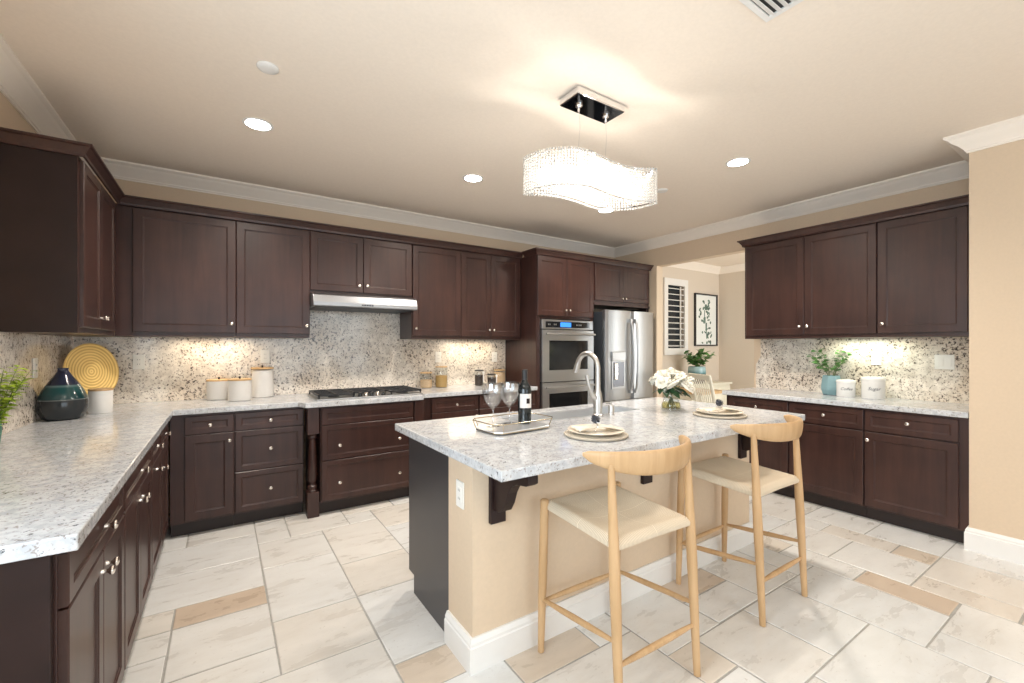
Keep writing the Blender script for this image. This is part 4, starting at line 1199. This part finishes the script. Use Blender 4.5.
jar('ceramic_canister', 'tall tapered white canister, rightmost of three on the back counter', 'canister', 0.290, 4.375, .088, .255, prof=[(.080, 0), (.088, .008), (.090, .05), (.084, .14), (.078, .236)])
jar('ceramic_canister', 'plain white canister with wooden lid behind the dark vase', 'canister', -0.675, 3.93, .062, .160, body='ceramic', knob_=False)
def gjar(name, label, x, y, r, h_, fill, fh, lid='cork'):
    o = thing(name, label, 'jar', (x, y, ZC1 + .0005))
    MB().lathe([(r * .96, 0), (r, .004), (r, h_ - .02), (r * .95, h_ - .012)], 28).build('glass_body', 'glass', o, smooth=True)
    MB().lathe([(r * .93, .004), (r * .94, fh), (0, fh + .002)], 24).build('contents', fill, o, smooth=True)
    MB().lathe([(r * .97, h_ - .012), (r * .99, h_), (0, h_ + .001)], 24).build('lid', lid, o, smooth=True)
    return o
gjar('storage_jar', 'short clear jar of oats right of the cooktop', 1.80, 4.36, .066, .165, 'oats', .085)
gjar('storage_jar', 'tall clear jar of golden grain right of the cooktop', 1.962, 4.33, .066, .225, 'pasta', .125)
def bjar(label, x, y, r, h_):
    o = gjar('coffee_jar', label, x, y, r, h_, 'bean', h_ * .68, 'black')
    MB().tube([(r * .6, -r * 1.12, h_ * .25), (r * .6, -r * 1.12, h_ * .80)], .006, 8).ball((r * .6, -r * 1.12, h_ * .84), .015, 10, 6, (1, .5, 1)).build('scoop', 'ceramic', o, smooth=True)
bjar('taller jar of dark coffee beans with white scoop, near the oven tower', 2.39, 4.27, .048, .175)
bjar('shorter jar of dark coffee beans with white scoop, near the oven tower', 2.515, 4.20, .050, .130)
o = gjar('storage_jar', 'wide pale jar with light wooden lid by the oven tower', 2.72, 4.36, .070, .165, 'oats', .135)
# dark teal vase
vz = MB().lathe([(.072, 0), (.092, .006), (.110, .05), (.116, .085), (.111, .125), (.095, .17), (.071, .215), (.042, .262), (.027, .288), (.024, .302), (.026, .310), (.022, .310), (.020, .290)], 40)
tag(vz.build('teardrop_vase', 'glaze', smooth=True, loc=(-0.808, 3.72, ZC1 + .0005)), 'dark teal-banded teardrop vase on the left counter', 'vase')
# gold plate standing in the corner
gp = MB().lathe([(0, 0), (.174, .004), (.197, .013), (.200, .018), (.191, .018), (.170, .010), (0, .008)], 56)
me_o = gp.build('decorative_plate', simple('tmp', (0, 0, 0)), smooth=True)
me_o.data.materials[0] = M['ring_gold']
# bake orientation: plate axis along local y
for v in me_o.data.vertices: v.co = Matrix.Rotation(PI / 2, 4, 'X') @ v.co
me_o.rotation_euler = (math.radians(-6), 0, math.radians(55)); me_o.location = (-0.782, 4.235, ZC1 + .262)
es = MB()
for sx in (-.07, .07):
    es.tube([(sx, -.035, -.2605), (sx, -.030, -.17)], .004, 8).tube([(sx, -.035, -.2575), (sx, .075, -.2575)], .004, 8).tube([(sx, .012, -.2575), (sx * .6, .040, -.06)], .004, 8)
es.tube([(-.07, .070, -.2575), (.07, .070, -.2575)], .004, 8)
eo = es.build('easel_stand', 'black', me_o, smooth=True); eo.rotation_euler = (math.radians(6), 0, 0); eo.location = (0, -0.005, 0.0)
tag(me_o, 'round gold ringed plate leaning upright in the back left corner', 'plate')


def leafmesh(mb, p, d, l, w, bend=.25, roll=0.0):
    d = Vector(d).normalized(); s_ = d.cross(Vector((0, 0, 1)))
    if s_.length < .1: s_ = Vector((1, 0, 0))
    s_.normalize(); s_ = Matrix.Rotation(roll, 3, d) @ s_; up = s_.cross(d)
    k = []
    for t, ww in ((0, .08), (.25, .75), (.5, 1), (.75, .75), (1, .04)):
        c = Vector(p) + d * l * t - up * bend * l * t * t
        k.append((c - s_ * w * ww / 2 + up * w * .12 * ww, c, c + s_ * w * ww / 2 + up * w * .12 * ww))
    vs = [v for r_ in k for v in r_]; fs = []
    for i in range(4):
        for j in range(2): fs.append((i * 3 + j, i * 3 + j + 1, i * 3 + j + 4, i * 3 + j + 3))
    mb.add(vs, fs)


def foliage(parent, z0, n_st, h_, spread, leaf_l, leaf_w, seed, lm='green', sm='stem', n_leaf=9, base_r=.02, tilt=(0, 0), xmax=9):
    rg = random.Random(seed); st = MB(); lf = MB()
    for i in range(n_st):
        a = 2 * PI * i / n_st + rg.uniform(-.4, .4); sp = spread * rg.uniform(.35, 1); hh = h_ * rg.uniform(.55, 1)
        p0 = Vector((base_r * math.cos(a), base_r * math.sin(a), z0))
        pts = []
        for k in range(7):
            t = k / 6
            pts.append(p0 + Vector((min(xmax - .4 * abs(xmax) * (1 - t), sp * math.cos(a) * t ** 1.5 + tilt[0] * t), sp * math.sin(a) * t ** 1.5 + tilt[1] * t, hh * t - .1 * sp * t * t)))
        st.tube(pts, [.0022 - .0012 * k / 6 for k in range(7)], 5)
        for k in range(n_leaf):
            t = .3 + .7 * k / max(1, n_leaf - 1); q = t * 6; ii = min(5, int(q)); c = pts[ii].lerp(pts[ii + 1], q - ii)
            aa = rg.uniform(0, 2 * PI)
            leafmesh(lf, c, (math.cos(aa), math.sin(aa), rg.uniform(.0, .8)), leaf_l * rg.uniform(.7, 1.15), leaf_w * rg.uniform(.7, 1.15), .3, rg.uniform(-.6, .6))
    st.build('stems', sm, parent, smooth=True); lf.build('leaves', lm, parent, smooth=True, angle=80, fix=False)


# right counter: plant and canisters
pt = thing('potted_plant', 'leafy green plant in a muted blue pot on the right counter', 'plant', (4.62, 1.700, ZC1 + .0005))
MB().lathe([(.062, 0), (.070, .006), (.082, .05), (.083, .07), (.072, .15), (.068, .175), (.062, .175), (.060, .15), (0, .145)], 8).build('pot', 'pot_teal', pt, bevel=.003)
foliage(pt, .15, 12, .30, .17, .046, .040, 21, 'green', n_leaf=8, xmax=.075)
def text_mesh(body, size, parent, loc, rot, material='text', shear=.35, name='lettering'):
    c = bpy.data.curves.new(name, 'FONT'); c.body = body; c.size = size; c.shear = shear; c.align_x = 'CENTER'; c.extrude = .0003
    tmp = bpy.data.objects.new('tmp', c); COL.objects.link(tmp)
    bpy.context.view_layer.update()
    me = bpy.data.meshes.new_from_object(tmp); bpy.data.objects.remove(tmp)
    o = bpy.data.objects.new(name, me); COL.objects.link(o); o.parent = parent; o.location = loc; o.rotation_euler = rot
    me.materials.clear(); me.materials.append(M[material]); return o
def enamel(label, x, y, r, h_, txt, ts):
    o = thing('enamel_canister', label, 'canister', (x, y, ZC1 + .0005))
    MB().lathe([(r * .97, 0), (r, .004), (r, h_ - .030)], 36).build('body', 'ceramic', o, smooth=True)
    MB().lathe([(r * 1.02, h_ - .030), (r * 1.05, h_ - .028), (r * 1.05, h_ - .016), (r * .98, h_ - .006), (r * .6, h_), (0, h_)], 36).build('lid', 'ceramic', o, smooth=True)
    # lettering on the side that faces the room, wrapped to the curve
    t = text_mesh(txt, ts, o, (0, 0, 0), (0, 0, 0))
    fa_ = math.atan2(-y, -x) + .06
    for v in t.data.vertices:
        a = fa_ + v.co.x / r; rr = r + .0012 + v.co.z
        v.co = Vector((rr * math.cos(a), rr * math.sin(a), h_ * .40 + v.co.y))
enamel('smaller white canister lettered Coffee on the right counter', 4.565, 1.570, .068, .150, 'Coffee', .033)
enamel('larger white canister lettered Sugar on the right counter', 4.590, 1.384, .080, .182, 'Sugar', .038)

# left edge: fern in a glass vase
fv = thing('glass_bud_vase', 'teal-tinted glass vase with lime green fern at the left picture edge', 'vase', (-0.872, 2.90, ZC1 + .0005))
MB().lathe([(.030, 0), (.040, .01), (.045, .06), (.043, .13), (.030, .18), (.033, .195)], 24).build('glass_body', 'glass_teal', fv, smooth=True)
foliage(fv, .02, 16, .34, .09, .040, .013, 33, 'green_lime', n_leaf=34, base_r=.012, tilt=(.045, .02))

# tray, glasses, bottle on the island
tr_ = thing('mirrored_tray', 'mirrored serving tray with thin metal gallery rail on the island', 'tray', (1.30, 1.945, ZC1 + .0005), math.radians(4))
def octo(w, d, c): return [(-w + c, -d), (w - c, -d), (w, -d + c), (w, d - c), (w - c, d), (-w + c, d), (-w, d - c), (-w, -d + c)]
MB().prism(octo(.185, .115, .035), .006, .016).build('mirror_base', 'mirror', tr_, bevel=.001)
rl_ = MB(); oc = octo(.200, .128, .038)
rl_.tube([(x, y, .055) for x, y in oc] + [(oc[0][0], oc[0][1], .055)], .0028, 8)
oc2 = octo(.185, .115, .035)
for (x, y), (u, v) in zip(oc, oc2): rl_.tube([(u, v, .010), (x, y, .055)], .002, 6)
rl_.tube([(x, y, .008) for x, y in oc2] + [(oc2[0][0], oc2[0][1], .008)], .003, 6)
rl_.build('gallery_rail', 'gold', tr_, smooth=True)
ft_ = MB()
for x, y in ((-.14, -.09), (.14, -.09), (-.14, .09), (.14, .09)): ft_.ball((x, y, .0042), .004, 8, 6)
ft_.build('feet', 'gold', tr_, smooth=True)
def wineglass(label, x, y):
    o = thing('wine_glass', label, 'wine glass', (x, y, ZC1 + .0172))
    MB().lathe([(.036, 0), (.036, .0015), (.010, .006), (.004, .014), (.0035, .085), (.007, .094), (.028, .114), (.047, .144), (.0580, .178), (.0590, .200), (.054, .228), (.0525, .2285), (.0575, .200), (.0565, .178), (.0455, .145), (.027, .116), (.0, .102)], 32).build('glass_body', WG, o, smooth=True, angle=60)
    return o
WG = thin_glass('wine_glass_crystal', (0.95, 0.96, 0.97), 0.5)
wineglass('large clear wine glass on the tray, the left one', 1.200, 1.990)
wineglass('large clear wine glass on the tray, between the other glass and the bottle', 1.315, 2.005)
wb = thing('wine_bottle', 'dark red-wine bottle with white label standing on the tray', 'bottle', (1.395, 1.975, ZC1 + .0172))
MB().lathe([(.030, 0), (.0365, .004), (.0375, .10), (.0375, .185), (.033, .205), (.020, .222), (.0145, .240)], 32).build('glass_body', 'bottle', wb, smooth=True)
MB().lathe([(.0150, .235), (.0150, .285), (.0160, .286), (.0160, .296), (0, .297)], 24).build('foil_cap', 'black', wb, smooth=True)
lb = MB(); sg = 20
a0 = math.atan2(-1.975, -1.395)
vs = []
for z in (.088, .165):
    for k in range(sg + 1):
        a = a0 + .25 + (k / sg - .5) * 2.0; vs.append((.0381 * math.cos(a), .0381 * math.sin(a), z))
lbo = lb.add(vs, [(k, k + 1, sg + 2 + k, sg + 1 + k) for k in range(sg)]).build('label', 'label', wb, smooth=True)
vs = []
for z in (.112, .140):
    for k in range(7):
        a = a0 + .55 + (k / 6 - .5) * .55; vs.append((.0386 * math.cos(a), .0386 * math.sin(a), z))
MB().add(vs, [(k, k + 1, 8 + k, 7 + k) for k in range(6)]).build('label_emblem', 'dark_flat', lbo, smooth=True)

# place settings
def setting(x, y, which, rz):
    z = ZC1 + .0005
    o = MB().lathe([(0, 0), (.150, 0), (.158, .004), (.158, .010), (.150, .013), (0, .010)], 40).build('charger_plate', 'woven', smooth=True, loc=(x, y, z))
    tag(o, 'round woven charger under the plate ' + which, 'charger')
    o = MB().lathe([(0, 0), (.080, 0), (.085, .004), (.135, .013), (.140, .018), (.136, .019), (.085, .008), (0, .006)], 44).build('dinner_plate', 'plate', smooth=True, loc=(x, y, z + .0135))
    tag(o, 'cream dinner plate on the woven charger ' + which, 'plate')
    # folded napkin: two fans pinched by a ring
    n = 18; m_ = 8; vs = []; 
    for i in range(n + 1):
        s_ = -1 + 2 * i / n
        for j in range(m_ + 1):
            t = -1 + 2 * j / m_
            wd = .018 + .050 * abs(s_) ** 1.1
            vs.append((s_ * .112, t * wd, .0065 + .010 + .006 * math.cos(t * PI * 2.5) * (1.1 - abs(s_) * .4) + .010 * (1 - abs(s_)) + .004 * math.sin(s_ * 5 + t)))
    G_ = m_ + 1
    fs = [(i * G_ + j, i * G_ + j + 1, (i + 1) * G_ + j + 1, (i + 1) * G_ + j) for i in range(n) for j in range(m_)]
    o = MB().add(vs, fs).build('napkin', 'linen', smooth=True, loc=(x, y, z + .0135 + .004), fix=False)
    so_ = o.modifiers.new('thick', 'SOLIDIFY'); so_.thickness = .003
    o.rotation_euler = (0, 0, rz)
    tag(o, 'folded cream napkin lying on the plate ' + which, 'napkin')
    r_ = thing('napkin_ring', 'napkin ring with dark flower ball on the napkin ' + which, 'napkin ring', (x, y, z + .020), rz)
    ring = [(0, .026 * math.cos(2 * PI * k / 20), .022 + .020 * math.sin(2 * PI * k / 20)) for k in range(21)]
    MB().tube(ring, .002, 6, up=(1, 0, 0)).build('ring', 'nickel', r_, smooth=True)
    bl = MB(); rg = random.Random(3)
    for k in range(46):
        th = math.acos(1 - 2 * (k + .5) / 46); ph = k * 2.39996
        d = Vector((math.sin(th) * math.cos(ph), math.sin(th) * math.sin(ph), math.cos(th)))
        leafmesh(bl, Vector((0, 0, .062)) + d * .011, d + Vector((rg.uniform(-.3, .3),) * 3) * .4, .014, .011, .3, rg.uniform(0, 6))
    bl.ball((0, 0, .062), .013, 10, 8)
    bl.build('flower_ball', 'ball', r_, fix=False)
setting(1.545, 1.575, 'before the nearer stool', math.radians(-20))
setting(2.640, 1.585, 'before the far stool', math.radians(-20))

# peonies in glass vase
PX, PY = 2.62, 1.93
vs_ = thing('glass_flower_vase', 'clear flared glass vase of white peonies on the island', 'vase', (PX, PY, ZC1 + .0005))
MB().lathe([(.062, 0), (.070, .004), (.066, .030), (.045, .085), (.040, .110), (.050, .135), (.048, .135), (.038, .110), (.043, .085), (.064, .030), (.064, .010), (0, .008)], 32).build('glass_body', 'glass', vs_, smooth=True)
MB().lathe([(.060, .011), (.062, .030), (.056, .048), (0, .048)], 28).build('water', 'water', vs_, smooth=True)
def peony(seed):
    rg = random.Random(seed)
    r_ = thing('peony', 'full white peony bloom in the glass vase on the island', 'flower', (PX, PY, ZC1), 0, 'white peonies in the island vase')
    mb = MB()
    for layer, (n, rad, size, lift) in enumerate(((7, .010, .036, .9), (8, .016, .044, .60), (9, .020, .052, .30), (9, .022, .054, 0.0))):
        for k in range(n):
            a = 2 * PI * k / n + layer * .5 + rg.uniform(-.15, .15)
            o_ = Vector((math.cos(a), math.sin(a), 0)); s_ = Vector((-math.sin(a), math.cos(a), 0))
            vs = []; nu, nv = 5, 5
            for i in range(nu):
                t = i / (nu - 1)
                ang = .1 + (1.35 - lift * .9) * t
                c = o_ * (rad * .4 + size * math.sin(ang) * t * (1.0 - .25 * t)) + Vector((0, 0, size * (math.cos(ang) * t) * .9 + (-.010 + lift * .012)))
                w = size * 1.0 * math.sin(PI * (.16 + .66 * t)) * .95
                for j in range(nv):
                    u = -1 + 2 * j / (nv - 1)
                    vs.append(c + s_ * w * u * .62 - o_ * (u * u) * size * .28 + Vector((0, 0, rg.uniform(-.0015, .0015) + .003 * math.sin(u * 6 + k))))
            mb.add(vs, [(i * nv + j, i * nv + j + 1, (i + 1) * nv + j + 1, (i + 1) * nv + j) for i in range(nu - 1) for j in range(nv - 1)])
    mb.ball((0, 0, .018), .018, 10, 8)
    return r_, mb
rgp = random.Random(9)
heads = [(0, 0, .285), (-.075, .01, .262), (.075, -.01, .262), (-.02, -.085, .250), (.03, .075, .265), (-.125, -.02, .225), (.125, .005, .222), (.06, -.085, .220), (-.085, -.075, .212), (-.05, .10, .225), (.01, -.12, .195)]
pm = None
for i, (hx, hy, hz) in enumerate(heads):
    r_, mb = peony(40)
    if pm is None:
        b0 = mb.build('bloom', 'petal', r_, smooth=True, angle=80, fix=False); pm = b0.data
    else:
        b0 = bpy.data.objects.new('bloom', pm); COL.objects.link(b0); b0.parent = r_
    b0.location = (hx, hy, hz - .03)
    b0.rotation_euler = (-hy * 6, hx * 6, i * 1.3)
    s_ = 1.12 + .12 * math.sin(i * 2); b0.scale = (s_, s_, s_)
    ex = -hx * .28; ey = -hy * .28
    MB().tube([(ex, ey, .014), (ex * .3 + hx * .1, ey * .3 + hy * .1, .10), (hx * .5, hy * .5, .16), (hx * .95, hy * .95, hz - .035)], [.0028, .0028, .0025, .0022], 6).build('stem', 'stem', r_, smooth=True)
    lf = MB()
    a = math.atan2(hy, hx) + .5
    if i != 0:
        for da, dz_, ll in ((0, .03, .085), (1.0, .045, .075)):
            leafmesh(lf, (hx * .55, hy * .55, hz * .55 + dz_ * .4), (math.cos(a + da), math.sin(a + da), -.12), ll, .042, .35, .2)
        lf.build('leaf', 'green_dark', r_, smooth=True, angle=80, fix=False)

# ------------------------------------------------------------------ nook furniture
def nook_chair(label, x, y, rz):
    r_ = thing('dining_chair', label, 'chair', (x, y, 0), rz)
    for sx in (-1, 1):
        MB().tube([(sx * .19, .20, .002), (sx * .20, .19, .44)], [.016, .020], 10).build('leg', 'cream', r_, smooth=True)
        MB().tube([(sx * .19, -.24, .002), (sx * .195, -.19, .45), (sx * .215, -.235, .75), (sx * .235, -.30, .985)], [.017, .020, .018, .017], 10).build('back_post', 'cream', r_, smooth=True)
    MB().box(-.22, .22, -.21, .22, .44, .475).build('seat', 'cork', r_, bevel=.01)
    bk = MB()
    bk.box(-.245, .245, -.012, .012, -.035, .035, Matrix.Translation((0, -.293, .965)) @ Matrix.Rotation(.28, 4, 'X'))
    MB().box(-.20, .20, -.208, -.192, .545, .575).build('lower_rail', 'cream', r_, bevel=.003)
    bk.build('top_rail', 'cream', r_, bevel=.004)
    for i in range(9):
        x_ = -.165 + i * .33 / 8
        MB().tube([(x_, -.20, .56), (x_ * 1.08, -.235, .75), (x_ * 1.18, -.288, .955)], .009, 8, sx=.8).build('spindle', 'cream', r_, smooth=True)
    return r_
nook_chair('cream spindle-back dining chair in the nook, turned toward the kitchen', 5.30, 3.16, math.radians(-116))
tb = thing('dining_table', 'cream dining table with brown wooden top in the nook', 'table', (5.55, 3.78, 0))
MB().box(-.25, .33, -.36, .40, .70, .735).build('tabletop', 'cork', tb, bevel=.006)
MB().box(-.21, .29, -.32, .36, .62, .699).build('apron', 'cream', tb)
for lx in (-.17, .25):
    for ly in (-.28, .32):
        MB().lathe([(.022, .002), (.03, .1), (.026, .3), (.034, .5), (.036, .62)], 14, Matrix.Translation((lx, ly, 0))).build('leg', 'cream', tb, smooth=True)
sb = thing('sideboard', 'low cream sideboard against the far nook wall', 'sideboard', (6.48, 4.24, 0))
MB().box(-.55, .55, -.20, .22, 0.06, .725).build('body', 'cream', sb, bevel=.004)
MB().box(-.58, .58, -.23, .235, .726, .760).build('top', 'cream', sb, bevel=.006)
for fx in (-.5, .5):
    for fy in (-.16, .18): MB().box(fx - .025, fx + .025, fy - .025, fy + .025, 0.001, .06).build('foot', 'cream', sb)
for i in range(3):
    p = panel('door', sb, -.53 + i * .355, -.53 + (i + 1) * .355, .10, .70, .05, 'cream'); p.location = (0, -.20, 0); knob(p, -.53 + i * .355 + .3, .48)
pc = thing('potted_plant', 'leafy plant in a brown and teal glazed pot in the nook', 'plant', (6.285, 4.15, .7605))
MB().lathe([(.07, 0), (.10, .01), (.125, .08), (.135, .18), (.13, .25), (.12, .27), (.11, .27), (.11, .24), (0, .23)], 28).build('pot', 'glaze2', pc, smooth=True)
foliage(pc, .23, 16, .30, .26, .11, .075, 51, 'green', n_leaf=7)

# ------------------------------------------------------------------ groups of repeats
GROUPS = {'upper_cabinet': 'wall-hung dark cabinets', 'base_cabinet': 'dark base cabinets', 'electrical_outlet': 'white outlets', 'ceramic_canister': 'white canisters on the back and left counter',
          'enamel_canister': 'lettered canisters on the right counter', 'coffee_jar': 'dark jars by the oven tower', 'storage_jar': 'clear jars on the back counter', 'corbel': 'corbels under the island top',
          'turned_post': 'turned posts beside the cooktop', 'wine_glass': 'wine glasses on the tray', 'charger_plate': 'place settings, chargers', 'dinner_plate': 'place settings, plates',
          'napkin': 'place settings, napkins', 'napkin_ring': 'place settings, napkin rings', 'smoke_detector': 'ceiling detectors', 'cabinet_crown_molding': 'dark cabinet crown moldings'}
for o in bpy.data.objects:
    if o.parent is None and o.get('label') and not o.get('group'):
        k = o.name.split('.')[0]
        if k in GROUPS: o['group'] = GROUPS[k]
